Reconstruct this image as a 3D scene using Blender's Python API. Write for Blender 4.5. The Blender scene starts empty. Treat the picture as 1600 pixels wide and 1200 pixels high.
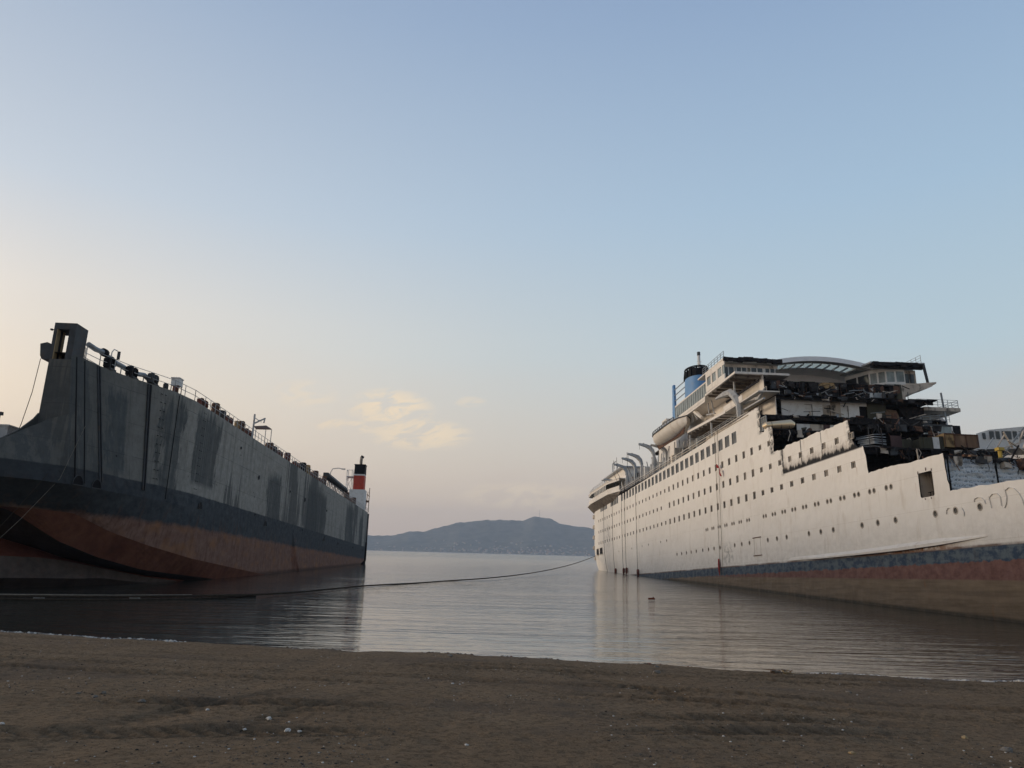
import bpy, math, random
import numpy as np
from mathutils import Vector, Matrix, noise
from mathutils.geometry import delaunay_2d_cdt
random.seed(7)
rnd = random.random
def ru(a, b): return a + (b - a) * random.random()
S = bpy.context.scene
COL = S.collection

# ------------------------------------------------------------------ camera
CAM_H, FPX = 3.8, 1180.0
_p = math.asin(.2190); _r = math.asin(.0257)
cF = Vector((0, math.cos(_p), math.sin(_p)))
_u0 = Vector((0, -math.sin(_p), math.cos(_p)))
cR = math.cos(_r) * Vector((1, 0, 0)) + math.sin(_r) * _u0
cU = -math.sin(_r) * Vector((1, 0, 0)) + math.cos(_r) * _u0
cC = Vector((0, 0, CAM_H))
cd = bpy.data.cameras.new('camera'); cam = bpy.data.objects.new('camera', cd); COL.objects.link(cam)
cam.matrix_world = Matrix(((cR.x, cU.x, -cF.x, cC.x), (cR.y, cU.y, -cF.y, cC.y), (cR.z, cU.z, -cF.z, cC.z), (0, 0, 0, 1)))
cd.sensor_width = 36; cd.lens = 36 * FPX / 1600; cd.clip_start = .1; cd.clip_end = 20000
S.camera = cam
S.render.resolution_x = 1024; S.render.resolution_y = 768
S.view_settings.view_transform = 'Standard'; S.view_settings.look = 'None'
S.view_settings.exposure = 0; S.view_settings.gamma = 1

def lin(r, g, b):
    f = lambda c: (c / 255 / 12.92) if c / 255 <= .04045 else ((c / 255 + .055) / 1.055) ** 2.4
    return (f(r), f(g), f(b), 1)

# ------------------------------------------------------------------ node helpers
class NT:
    def __init__(s, tree): s.t = tree; s.n = tree.nodes; s.l = tree.links
    def new(s, ty, **k):
        n = s.n.new(ty)
        for a, v in k.items(): setattr(n, a, v)
        return n
    def link(s, a, b): s.l.new(a, b)
    def put(s, sock, v):
        if isinstance(v, bpy.types.NodeSocket): s.l.new(v, sock)
        elif v is not None:
            if hasattr(sock.default_value, '__len__') and not hasattr(v, '__len__'): v = (v,) * len(sock.default_value)
            if hasattr(sock.default_value, '__len__') and len(sock.default_value) == 3 and len(v) == 4: v = v[:3]
            sock.default_value = v
    def math(s, op, a, b=None, c=None, clamp=False):
        n = s.new('ShaderNodeMath', operation=op, use_clamp=clamp)
        s.put(n.inputs[0], a); s.put(n.inputs[1], b)
        if c is not None: s.put(n.inputs[2], c)
        return n.outputs[0]
    def mr(s, v, a, b, c=0, d=1, smooth=False):
        n = s.new('ShaderNodeMapRange', interpolation_type='SMOOTHSTEP' if smooth else 'LINEAR')
        for i, x in enumerate((v, a, b, c, d)): s.put(n.inputs[i], x)
        return n.outputs[0]
    def mix(s, f, a, b, blend='MIX'):
        n = s.new('ShaderNodeMix', data_type='RGBA', blend_type=blend)
        s.put(n.inputs[0], f); s.put(n.inputs[6], a); s.put(n.inputs[7], b)
        return n.outputs[2]
    def noise(s, vec, scale=1, detail=4, rough=.55, dist=0):
        n = s.new('ShaderNodeTexNoise'); s.link(vec, n.inputs['Vector'])
        n.inputs['Scale'].default_value = scale; n.inputs['Detail'].default_value = detail
        n.inputs['Roughness'].default_value = rough; n.inputs['Distortion'].default_value = dist
        return n.outputs['Fac']
    def map(s, vec, scale=(1, 1, 1), loc=(0, 0, 0), rot=(0, 0, 0)):
        n = s.new('ShaderNodeMapping'); s.link(vec, n.inputs[0])
        n.inputs['Location'].default_value = loc; n.inputs['Rotation'].default_value = rot; n.inputs['Scale'].default_value = scale
        return n.outputs[0]
    def ramp(s, f, stops, interp='LINEAR'):
        n = s.new('ShaderNodeValToRGB'); cr = n.color_ramp; cr.interpolation = interp
        while len(cr.elements) < len(stops): cr.elements.new(.5)
        for e, (p, c) in zip(cr.elements, stops):
            e.position = p; e.color = c if len(c) == 4 else (*c, 1)
        s.put(n.inputs[0], f)
        return n.outputs[0]
    def bump(s, h, strength=.3, dist=.1):
        n = s.new('ShaderNodeBump'); s.put(n.inputs['Height'], h)
        n.inputs['Strength'].default_value = strength; n.inputs['Distance'].default_value = dist
        return n.outputs[0]

# ------------------------------------------------------------------ world: clear dusk sky, glow low on the left, a few thin clouds
SUN_AZ, SUN_EL = math.radians(-76), math.radians(9)     # azimuth from +Y, negative = left
W = bpy.data.worlds.new('World'); S.world = W; W.use_nodes = True
w = NT(W.node_tree); w.n.clear()
tc = w.new('ShaderNodeTexCoord'); sp = w.new('ShaderNodeSeparateXYZ')
nrm = w.new('ShaderNodeVectorMath', operation='NORMALIZE'); w.link(tc.outputs['Generated'], nrm.inputs[0]); w.link(nrm.outputs[0], sp.inputs[0])
X, Y, Z = sp.outputs
el = w.math('DIVIDE', w.math('ARCSINE', Z), math.pi / 2)           # 0..1 over 90 degrees
hl = w.math('SQRT', w.math('ADD', w.math('ADD', w.math('MULTIPLY', X, X), w.math('MULTIPLY', Y, Y)), 1e-5))
g = w.math('DIVIDE', w.math('ADD', w.math('MULTIPLY', X, math.sin(SUN_AZ)), w.math('MULTIPLY', Y, math.cos(SUN_AZ))), hl)
cool = w.ramp(el, [(0, lin(214, 194, 180)), (.035, lin(226, 207, 190)), (.075, lin(214, 209, 200)), (.16, lin(188, 209, 219)),
                   (.28, lin(166, 194, 218)), (.44, lin(140, 166, 200)), (.7, lin(105, 128, 168)), (1, lin(92, 112, 150))])
warm = w.ramp(el, [(0, lin(252, 216, 182)), (.05, lin(255, 228, 192)), (.11, lin(255, 232, 202)), (.18, lin(244, 230, 214)),
                   (.26, lin(212, 217, 224)), (.42, lin(168, 185, 208)), (.7, lin(115, 136, 172)), (1, lin(92, 112, 150))])
t = w.math('POWER', w.mr(g, -.45, .95), 1.75)
sky = w.mix(t, cool, warm)
# brighter afterglow outside the frame on the left, dimmer sky behind the camera
glow = w.math('MULTIPLY', w.math('POWER', w.mr(g, .72, 1.0), 1.5), w.mr(el, 0.02, .30, 1, 0, True))
sc = w.new('ShaderNodeVectorMath', operation='SCALE'); w.link(sky, sc.inputs[0])
back = w.mr(w.math('DIVIDE', Y, hl), -.7, .3, .8, 1.0, True)
w.put(sc.inputs[3], w.math('MULTIPLY', w.math('ADD', w.math('ADD', 1, w.math('MULTIPLY', w.math('MULTIPLY', w.mr(g, .25, .85), w.mr(el, .02, .38, 1, 0, True)), .16)), w.math('MULTIPLY', glow, 1.4)), back))
skyc = sc.outputs[0]
# clouds: thin wisps laid out by azimuth and elevation
az = w.math('ARCTAN2', X, Y)
cv = w.new('ShaderNodeCombineXYZ'); w.link(az, cv.inputs[0]); w.link(w.math('SUBTRACT', w.math('MULTIPLY', el, 1.57), w.math('MULTIPLY', az, .22)), cv.inputs[1])
def blob(a, e, ra, re):
    dx = w.math('DIVIDE', w.math('SUBTRACT', az, math.radians(a)), math.radians(ra))
    dy = w.math('DIVIDE', w.math('SUBTRACT', w.math('MULTIPLY', el, 90), e), re)
    return w.mr(w.math('ADD', w.math('MULTIPLY', dx, dx), w.math('MULTIPLY', dy, dy)), 0, 1, 1, 0, True)
def skew(vec, rot, s, loc=(0, 0, 0)): return w.map(vec, (s, s * 3.1, 1), loc, (0, 0, rot))
m = w.math('MAXIMUM', blob(-9.2, 10.4, 3.6, 1.7), blob(-7.0, 8.6, 4.6, 1.4))
m = w.math('MAXIMUM', m, w.math('MULTIPLY', blob(-12.4, 8.9, 3.0, .6), .8))
m = w.math('MAXIMUM', m, w.math('MULTIPLY', blob(-15.5, 11.0, 2.6, 1.3), .3))
m = w.math('MAXIMUM', m, w.math('MULTIPLY', blob(-3.2, 11.2, 1.5, .5), .3))
m = w.math('MAXIMUM', m, w.math('MULTIPLY', blob(1.5, 4.2, 6.5, 1.2), .45))
n1 = w.noise(skew(cv.outputs[0], 0, 23, (.35, .1, 0)), 1, 12, .66, .6)
cl = w.math('MULTIPLY', w.mr(n1, .40, .56, 0, 1, True), w.math('POWER', m, .75))
n2 = w.noise(skew(cv.outputs[0], .1, 5, (3, 1, 0)), 1, 5, .5, .2)
band = w.math('MULTIPLY', w.mr(n2, .45, .75, 0, .28, True), w.mr(el, .02, .2, 1, 0, True))
skyc = w.mix(band, skyc, lin(226, 202, 186))
skyc = w.mix(w.math('MULTIPLY', cl, .95), skyc, lin(255, 234, 202))
bg = w.new('ShaderNodeBackground'); w.link(skyc, bg.inputs[0]); bg.inputs[1].default_value = 1.0
out = w.new('ShaderNodeOutputWorld'); w.link(bg.outputs[0], out.inputs[0])

# low soft sun from the left, just past the ships
sd = bpy.data.lights.new('sun', 'SUN'); sun = bpy.data.objects.new('sun', sd); COL.objects.link(sun)
sd.energy = 2.15; sd.angle = math.radians(14); sd.color = (1, .81, .61)
sdir = Vector((math.sin(SUN_AZ) * math.cos(SUN_EL), math.cos(SUN_AZ) * math.cos(SUN_EL), math.sin(SUN_EL)))
sun.rotation_euler = sdir.to_track_quat('Z', 'Y').to_euler()
sun.location = (-50, 20, 60)

# ------------------------------------------------------------------ materials
MATS = {}
def pbsdf(name):
    m = bpy.data.materials.new(name); m.use_nodes = True
    n = NT(m.node_tree); b = n.n['Principled BSDF']
    MATS[name] = m
    tcn = n.new('ShaderNodeTexCoord')
    return m, n, b, tcn.outputs['Object']
def simple(name, col, rough=.7, var=.25, scale=1.2, metal=0, stain=None, amount=.35, streak=1.0, bump=0):
    m, n, b, co = pbsdf(name)
    v = n.map(co, (scale, scale, scale * streak))
    f = n.noise(v, 1, 6, .6)
    dark = tuple(c * (1 - var) for c in col); lite = tuple(min(1, c * (1 + var)) for c in col)
    c = n.mix(n.mr(f, .3, .7), (*dark, 1), (*lite, 1))
    if stain:
        f2 = n.noise(n.map(co, (scale * 1.7, scale * 1.7, scale * 1.7 * streak), (7, 3, 1)), 1, 7, .65)
        c = n.mix(n.math('MULTIPLY', n.mr(f2, .52, .68), amount * 2, clamp=True), c, (*stain, 1))
    n.put(b.inputs['Base Color'], c); b.inputs['Roughness'].default_value = rough; b.inputs['Metallic'].default_value = metal; b.inputs['Specular IOR Level'].default_value = .05 if max(col) < .06 else .22
    if bump: n.put(b.inputs['Normal'], n.bump(n.noise(v, 6, 5, .6), bump, .05))
    return m
CREAM = (.74, .69, .62)
M_cream = simple('cream_paint', CREAM, .55, .06, .5, stain=(.25, .13, .07), amount=.12, streak=.25)
M_creamdirty = simple('sooty_cream_paint', (.48, .42, .35), .7, .2, .6, stain=(.05, .045, .04), amount=.6, streak=.4)
M_white = simple('white_paint', (.62, .62, .6), .5, .08, .8, stain=(.2, .12, .08), amount=.15)
M_grey = simple('grey_steel_paint', (.27, .30, .32), .55, .15, 1, stain=(.16, .09, .05), amount=.2)
M_davit = simple('pale_davit_paint', (.42, .43, .43), .6, .12, 1, stain=(.18, .11, .07), amount=.3)
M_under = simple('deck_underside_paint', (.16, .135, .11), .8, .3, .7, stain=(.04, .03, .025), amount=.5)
M_char = simple('charred_steel', (.018, .018, .02), .85, .5, 1.4, stain=(.07, .05, .04), amount=.35)
M_int = simple('burnt_interior', (.035, .034, .035), .9, .5, .8, stain=(.11, .09, .07), amount=.3)
M_olive = simple('olive_panel', (.062, .060, .042), .8, .3, .5, stain=(.03, .025, .02), amount=.5, streak=.4)
M_plum = simple('maroon_panel', (.08, .05, .05), .8, .3, .6)
M_ochre = simple('ochre_panel', (.34, .23, .11), .75, .3, .6, stain=(.07, .045, .025), amount=.5)
M_brownbox = simple('brown_boarding', (.17, .105, .065), .8, .35, .6, stain=(.3, .2, .13), amount=.4, streak=.3)
M_rust = simple('rusty_steel', (.125, .068, .045), .85, .4, 1.8, stain=(.05, .03, .025), amount=.5, bump=.3)
M_rustred = simple('red_brown_paint', (.15, .055, .04), .8, .35, 1.4, stain=(.05, .035, .03), amount=.5)
M_roofgrey = simple('pale_roof_paint', (.74, .76, .77), .6, .06, .8)
M_black = simple('black_paint_and_holes', (.010, .010, .012), .6, .3, 1)
M_dark = simple('dark_grey_paint', (.05, .055, .06), .65, .3, 1, stain=(.09, .06, .04), amount=.3)
M_red = simple('red_paint', (.42, .05, .03), .55, .15, 1, stain=(.1, .03, .02), amount=.2)
M_blue = simple('blue_funnel_paint', (.12, .27, .50), .5, .08, .6, stain=(.2, .25, .3), amount=.15)
M_bluedark = simple('dark_blue_paint', (.06, .16, .34), .55, .15, .8)
M_yellow = simple('yellow_paint', (.45, .32, .07), .6, .2, 1)
M_tan = simple('faded_tan_paint', (.30, .23, .13), .7, .3, 1)
M_cloth = simple('red_cloth', (.30, .03, .03), .9, .2, 3)
M_rope = simple('dark_rope', (.045, .035, .026), .95, .3, 4)
M_ropepale = simple('pale_rope', (.22, .19, .15), .95, .3, 4)
M_float = simple('orange_float_plastic', (.20, .06, .03), .5, .2, 2)
M_foam = simple('white_float_foam', (.25, .24, .22), .7, .1, 3)
M_stone = simple('grey_stone', (.17, .15, .125), .9, .4, 6, bump=.4)
M_house = simple('pale_render', (.5, .47, .43), .8, .05, .1)
M_roof = simple('terracotta_roof', (.35, .17, .11), .8, .1, .2)
def glassy(name, col, rough):
    m, n, b, co = pbsdf(name)
    f = n.noise(n.map(co, (1.1, 1.1, .5)), 1, 3)
    n.put(b.inputs['Base Color'], n.mix(n.mr(f, .35, .65), (*[c * .55 for c in col], 1), (*[c * 1.25 for c in col], 1)))
    b.inputs['Roughness'].default_value = rough
    return m
M_glass = glassy('dusty_window_glass', (.10, .095, .082), .25)
M_glassdark = glassy('dark_window_glass', (.03, .035, .04), .12)
M_glassblue = glassy('greenish_window_glass', (.20, .24, .24), .25)
M_curtain = glassy('curtained_window_glass', (.24, .22, .19), .4)
M_sky = glassy('skylight_glass', (.62, .68, .68), .3)
m, n, b, co = pbsdf('translucent_skylight'); M_sky = m; b.inputs['Base Color'].default_value = (.7, .75, .73, 1); b.inputs['Transmission Weight'].default_value = .8; b.inputs['Roughness'].default_value = .3; b.inputs['IOR'].default_value = 1.05
m, n, b, co = pbsdf('polished_brass_skin'); b.inputs['Base Color'].default_value = (.85, .66, .42, 1); b.inputs['Roughness'].default_value = .25; b.inputs['Metallic'].default_value = .5; M_brass = m

# crumpled silver insulation, laid in rows
m, n, b, co = pbsdf('silver_insulation_foil'); M_foil = m
f = n.noise(n.map(co, (4.2, 4.2, 3.4)), 1, 7, .75, .8)
wv = n.new('ShaderNodeTexWave', wave_type='BANDS', bands_direction='Z'); n.link(n.map(co, (1, 1, 1)), wv.inputs[0])
wv.inputs['Scale'].default_value = .85; wv.inputs['Distortion'].default_value = 3.5; wv.inputs['Detail'].default_value = 4; wv.inputs['Detail Scale'].default_value = 2.2
h = n.math('ADD', n.math('MULTIPLY', f, 1.25), n.math('MULTIPLY', wv.outputs['Fac'], .2))
c = n.ramp(h, [(.50, (.05, .06, .075, 1)), (.56, (.36, .42, .48, 1)), (.66, (.78, .86, .92, 1)), (.95, (.95, .97, .98, 1))])
top = n.noise(n.map(co, (.5, .9, .9), (3, 3, 3)), 1, 4)
sx = n.new('ShaderNodeSeparateXYZ'); n.link(co, sx.inputs[0])
burn = n.mr(n.math('ADD', sx.outputs[2], n.math('MULTIPLY', top, 2.2)), 13.0, 13.8, 0, .85)
n.put(b.inputs['Base Color'], n.mix(burn, c, (.035, .035, .035, 1))); b.inputs['Roughness'].default_value = .5; b.inputs['Metallic'].default_value = .0
n.put(b.inputs['Normal'], n.bump(h, .9, .25))

# hull of the cruise ship: cream above, blue boot topping, red and mud coloured bottom
m, n, b, co = pbsdf('cruise_hull_paint'); M_hullR = m
sx = n.new('ShaderNodeSeparateXYZ'); n.link(co, sx.inputs[0]); uu, vv, ww = sx.outputs
big = n.noise(n.map(co, (.05, .3, .12)), 1, 5, .6); med = n.noise(n.map(co, (.7, .7, .18)), 1, 7, .65)
fine = n.noise(n.map(co, (1.1, 1.1, 1.6)), 1, 8, .7)
cream = n.mix(n.mr(big, .3, .7), (.72, .68, .62, 1), (.80, .76, .695, 1))
cream = n.mix(n.math('MULTIPLY', n.mr(med, .56, .72), .38), cream, (.42, .34, .25, 1))
lowtone = n.math('MULTIPLY', n.mr(ww, 5.2, 9.5, 1, 0, True), n.mr(fine, .38, .62, .08, .42))  # cream turns greyer, in patches, towards the blue band
cream = n.mix(lowtone, cream, (.42, .38, .33, 1))
# plate seams
br = n.new('ShaderNodeTexBrick'); n.link(n.map(co, (1, 1, 1), rot=(math.radians(90), 0, 0)), br.inputs[0])
cb = n.new('ShaderNodeCombineXYZ'); n.link(uu, cb.inputs[0]); n.link(ww, cb.inputs[1]); n.link(cb.outputs[0], br.inputs[0])
for k, v in (('Scale', 1), ('Mortar Size', .014), ('Mortar Smooth', .4), ('Brick Width', 9.5), ('Row Height', 2.88), ('Bias', 0)): br.inputs[k].default_value = v
br.inputs['Color1'].default_value = (0, 0, 0, 1); br.inputs['Color2'].default_value = (.25, .25, .25, 1); br.inputs['Mortar'].default_value = (1, 1, 1, 1)
seam = br.outputs['Fac']
cream = n.mix(n.math('MULTIPLY', seam, .4), cream, (.36, .29, .22, 1))
# rust drips under the cuts and scuppers
drip = n.math('MULTIPLY', n.mr(n.noise(n.map(co, (1.6, 1.6, .09), (2, 0, 0)), 1, 4, .7), .66, .8), n.mr(fine, .3, .6))
cream = n.mix(n.math('MULTIPLY', drip, .6), cream, (.30, .15, .06, 1))
for zr, ln in ((11.0, 1.6), (8.0, 1.1), (13.75, 1.0), (16.6, .8), (19.5, .8)):
    run = n.math('MULTIPLY', n.mr(ww, zr - ln, zr, 0, 1), n.mr(ww, zr, zr + .05, 1, 0))
    rn = n.mr(n.noise(n.map(co, (2.6, 0, .02), (zr, zr, zr)), 1, 3, .6), .6, .72)
    cream = n.mix(n.math('MULTIPLY', n.math('MULTIPLY', run, rn), .42), cream, (.32, .19, .10, 1))
# char along the torn lower edge of the burnt panels
def inr(x, a, b_, s=.15): return n.math('MULTIPLY', n.mr(x, a - s, a + s), n.mr(x, b_ - s, b_ + s, 1, 0))
cn = n.noise(n.map(co, (1.5, 1.5, .14)), 1, 7, .75)
cn = n.math('ADD', n.math('MULTIPLY', cn, .7), n.math('MULTIPLY', n.noise(n.map(co, (4.5, 4.5, .5)), 1, 6, .8), .3))
hgt = n.math('SUBTRACT', n.math('SUBTRACT', ww, 15.5), n.mr(cn, .36, .70, .12, 1.15))
ch = n.math('MULTIPLY', n.mr(hgt, -.12, .12, 1, 0), n.math('MULTIPLY', n.mr(ww, 15.45, 15.6), inr(uu, -35.7, -17.9)))
cr1 = n.math('MULTIPLY', n.math('ADD', inr(uu, -30.75, -30.55, .05), n.math('ADD', inr(uu, -35.75, -35.35, .1), inr(uu, -25.9, -25.78, .03))), n.mr(ww, 15.5, 15.7))
ch = n.math('MAXIMUM', ch, n.math('MULTIPLY', cr1, n.mr(fine, .3, .5)))
# a scuffed soot patch lower down
px_ = n.math('DIVIDE', n.math('ADD', uu, 55.3), 2.6); pz_ = n.math('DIVIDE', n.math('SUBTRACT', ww, 7.2), 1.9)
for (ua_, ub_, wa_, wb_) in ((-38.9, -37.6, 18.4, 22.2), (-42.2, -41.0, 21.6, 25.4), (-20.3, -19.5, 16.0, 18.9), (-36.0, -35.2, 15.4, 18.6)):
    ch = n.math('MAXIMUM', ch, n.math('MULTIPLY', n.math('MULTIPLY', inr(uu, ua_, ub_, .35), inr(ww, wa_, wb_, .2)), n.math('MULTIPLY', n.mr(fine, .42, .56), .9)))
spot = n.math('MULTIPLY', n.mr(n.math('ADD', n.math('MULTIPLY', px_, px_), n.math('MULTIPLY', pz_, pz_)), .1, 1, 1, 0), n.mr(n.noise(co, 1.3, 6, .7), .45, .62))
ch = n.math('MAXIMUM', ch, n.math('MULTIPLY', spot, .6))
px_ = n.math('DIVIDE', n.math('ADD', uu, 137.5), 3.5); pz_ = n.math('DIVIDE', n.math('SUBTRACT', ww, 15.5), 4)
spot = n.math('MULTIPLY', n.mr(n.math('ADD', n.math('MULTIPLY', px_, px_), n.math('MULTIPLY', pz_, pz_)), .1, 1, 1, 0), n.mr(n.noise(co, .9, 6, .7), .45, .62))
ch = n.math('MAXIMUM', ch, n.math('MULTIPLY', spot, .5))
soot = n.math('MULTIPLY', n.math('MULTIPLY', n.mr(hgt, .0, .9, 1, 0), n.math('MULTIPLY', n.mr(ww, 15.45, 15.6), inr(uu, -35.7, -17.9))), n.mr(fine, .35, .6, .1, .7))
cream = n.mix(soot, cream, (.14, .10, .07, 1))
cream = n.mix(ch, cream, (.010, .009, .009, 1))
blue = n.mix(n.mr(fine, .44, .56), (.032, .052, .085, 1), (.10, .125, .14, 1))
blue = n.mix(n.math('MULTIPLY', n.mr(med, .55, .7), .5), blue, (.09, .085, .08, 1))
redc = n.mix(n.mr(fine, .40, .62), (.125, .06, .05, 1), (.20, .105, .085, 1))
mud = n.mix(n.mr(n.noise(n.map(co, (.35, .5, 1.4)), 1, 7, .65), .3, .7), (.15, .108, .07, 1), (.235, .172, .115, 1))
mud = n.mix(n.math('MULTIPLY', n.mr(n.noise(n.map(co, (.15, .3, 3.2), (3, 3, 3)), 1, 6, .7), .48, .62), .55), mud, (.10, .075, .05, 1))
mud = n.mix(n.math('MULTIPLY', n.mr(n.math('SUBTRACT', ww, n.math('MULTIPLY', uu, -.0474)), .35, .15), n.mr(fine, .3, .6, .5, .9)), mud, (.045, .04, .03, 1))
wob = n.math('MULTIPLY', n.math('SUBTRACT', n.noise(n.map(co, (.9, .9, .9), (9, 9, 9)), 1, 7, .7), .5), .9)
wob2 = n.math('MULTIPLY', wob, .12)
wobb = n.math('ADD', ww, wob)
lineC = n.math('ADD', n.math('MULTIPLY', uu, -.021), 2.86)
c = n.mix(n.mr(n.math('SUBTRACT', n.math('ADD', ww, wob2), lineC), -.06, .06), mud, redc)
c = n.mix(n.mr(wobb, 4.22, 4.3), c, blue)
c = n.mix(n.mr(n.math('ADD', ww, wob2), 5.3, 5.37), c, cream)
# rust line where the cream begins
rl = n.math('MULTIPLY', inr(n.math('ADD', ww, wob2), 5.30, 5.46, .07), n.mr(n.noise(n.map(co, (.3, .3, .3)), 1, 5), .36, .52, .3, 1))
c = n.mix(n.math('MULTIPLY', rl, .9), c, (.075, .03, .012, 1))
rs_ = n.math('MULTIPLY', n.math('MULTIPLY', n.mr(uu, -24, -12), n.mr(uu, -9, -4, 1, 0)), n.math('MULTIPLY', inr(ww, 5.3, 5.75, .1), n.mr(fine, .35, .55)))
c = n.mix(rs_, c, (.20, .07, .015, 1))
c = n.mix(n.math('MULTIPLY', n.math('MULTIPLY', n.mr(n.noise(n.map(co, (.9, .9, .12), (6, 6, 6)), 1, 5, .7), .64, .7), n.mr(ww, 4.6, 3.8)), .6), c, (.22, .09, .03, 1))
n.put(b.inputs['Base Color'], c); b.inputs['Roughness'].default_value = .6; b.inputs['Specular IOR Level'].default_value = .15
n.put(b.inputs['Normal'], n.bump(n.math('ADD', n.noise(n.map(co, (.36, .36, .36)), 1, 2), n.math('MULTIPLY', n.noise(n.map(co, (1.1, .2, .25)), 1, 3), .25)), .5, .5))

# side of the dock ship: pale grey wall with dark streaks, slate band, rusty bottom
def dock_paint(name, mode):
    m, n, b, co = pbsdf(name)
    sx = n.new('ShaderNodeSeparateXYZ'); n.link(co, sx.inputs[0]); uu, vv, ww = sx.outputs
    fine = n.noise(n.map(co, (.9, .9, 1.2)), 1, 8, .72)
    med = n.noise(n.map(co, (.45, .45, .3), (5, 1, 2)), 1, 6, .6)
    streak = n.noise(n.map(co, (1.1, 1.1, .045)), 1, 6, .72)
    patch = n.noise(n.map(co, (.085, .085, .03), (1.7, 0, 0)), 1, 3, .5, .4)
    if mode == 'side':
        pale = n.mix(n.mr(fine, .3, .7), (.215, .208, .185, 1), (.35, .342, .31, 1))
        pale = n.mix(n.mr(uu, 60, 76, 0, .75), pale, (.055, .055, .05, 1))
        edge = n.math('ADD', patch, n.math('MULTIPLY', n.math('SUBTRACT', streak, .5), .55))
        hfade = n.mr(ww, 7.0, 16.5, .04, -.03)
        c = n.mix(n.mr(n.math('ADD', edge, hfade), .56, .60, 0, .8), pale, n.mix(n.mr(fine, .3, .7), (.05, .055, .058, 1), (.08, .085, .084, 1)))
        dk_ = n.mix(n.mr(fine, .3, .7), (.048, .055, .058, 1), (.078, .087, .088, 1))
        uj = n.math('ADD', uu, n.math('MULTIPLY', n.math('SUBTRACT', n.noise(n.map(co, (.55, .55, .16), (2, 2, 2)), 1, 7, .75), .5), 8))
        wj = n.math('ADD', ww, n.math('MULTIPLY', n.math('SUBTRACT', streak, .5), 9.0))
        for (ua_, ub_, zt_, zb_) in ((72.6, 75.2, 14.5, 7.5), (64.6, 68.2, 15.5, 6), (54.5, 61.5, 16.0, 8.2), (24, 31.5, 13, 6), (-13, 4.5, 14.5, 6), (-49, -38, 15, 6), (-66, -60, 14, 6)):
            k_ = n.math('MULTIPLY', n.math('MULTIPLY', n.mr(uj, ua_ - .3, ua_ + .3), n.mr(uj, ub_ - .3, ub_ + .3, 1, 0)), n.math('MULTIPLY', n.mr(wj, zt_ - .6, zt_ + .6, 1, 0), n.mr(ww, zb_ - .3, zb_ + .3)))
            c = n.mix(n.math('MULTIPLY', k_, n.mr(n.noise(n.map(co, (2.4, 2.4, .07), (ua_, 1, 1)), 1, 6, .75), .34, .5, .45, .88)), c, dk_)
        c = n.mix(n.mr(streak, .52, .68, 0, .6), c, (.10, .10, .09, 1))
        c = n.mix(n.mr(n.noise(n.map(co, (3.5, 3.5, .12), (7, 7, 7)), 1, 6, .8), .54, .66, 0, .5), c, (.07, .068, .06, 1))
        c = n.mix(n.mr(n.noise(n.map(co, (2.2, 2.2, .1), (4, 4, 4)), 1, 6, .7), .66, .76, 0, .55), c, (.10, .06, .04, 1))
        cb = n.new('ShaderNodeCombineXYZ'); n.link(uu, cb.inputs[0]); n.link(ww, cb.inputs[1])
        br = n.new('ShaderNodeTexBrick'); n.link(cb.outputs[0], br.inputs[0])
        for k, v in (('Scale', 1), ('Mortar Size', .035), ('Mortar Smooth', .6), ('Brick Width', 7.6), ('Row Height', 3.05), ('Bias', 0)): br.inputs[k].default_value = v
        c = n.mix(n.math('MULTIPLY', br.outputs['Fac'], n.mr(med, .35, .6, .1, .65)), c, (.04, .042, .042, 1))
        # pinholes and pocks in rows
        vo = n.new('ShaderNodeTexVoronoi'); n.link(n.map(cb.outputs[0], (.55, .8, 1)), vo.inputs[0]); vo.inputs['Scale'].default_value = 1
        c = n.mix(n.math('MULTIPLY', n.mr(vo.outputs['Distance'], .07, .10, 1, 0), n.mr(med, .5, .56)), c, (.025, .02, .02, 1))
        slate = n.mix(n.mr(fine, .35, .65), (.030, .038, .046, 1), (.075, .085, .092, 1))
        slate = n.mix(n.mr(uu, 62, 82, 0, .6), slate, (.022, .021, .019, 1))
        slate = n.mix(n.math('MULTIPLY', n.mr(n.noise(n.map(co, (1.3, 1.3, .35), (8, 1, 1)), 1, 7, .7), .52, .68), n.mr(ww, 3.4, 5.8, 1, .12)), slate, (.10, .055, .038, 1))
        rust = n.mix(n.mr(fine, .3, .7), (.13, .065, .047, 1), (.25, .155, .118, 1))
        rust = n.mix(n.mr(n.noise(n.map(co, (2.5, 2.5, .25)), 1, 6, .7), .5, .7, 0, .75), rust, (.07, .033, .024, 1))
        rust = n.mix(n.mr(n.noise(n.map(co, (.3, .3, .5), (1, 8, 1)), 1, 6, .6), .5, .65, 0, .6), rust, (.27, .13, .06, 1))
        wob = n.math('MULTIPLY', n.math('SUBTRACT', n.noise(n.map(co, (.4, .4, .4), (9, 2, 2)), 1, 7, .7), .5), 1.0)
        c = n.mix(n.mr(n.math('ADD', ww, n.math('MULTIPLY', wob, .35)), 7.0, 7.12, 1, 0), c, slate)
        c = n.mix(n.mr(n.math('ADD', ww, n.math('MULTIPLY', wob, 1.1)), 3.45, 3.9, 1, 0), c, rust)
        c = n.mix(n.mr(n.math('ADD', n.math('ADD', ww, n.math('MULTIPLY', uu, .0333)), wob2_(n, wob)), .18, .55, .75, 0), c, (.05, .028, .022, 1))
    elif mode == 'flare':
        c = n.mix(n.mr(med, .35, .65), (.105, .038, .024, 1), (.17, .07, .042, 1)); c = n.mix(n.mr(fine, .45, .7, 0, .7), c, (.07, .03, .02, 1))
    elif mode == 'deepred':
        c = n.mix(n.mr(fine, .3, .7), (.10, .028, .02, 1), (.17, .06, .04, 1))
    elif mode == 'bulb':
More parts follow.
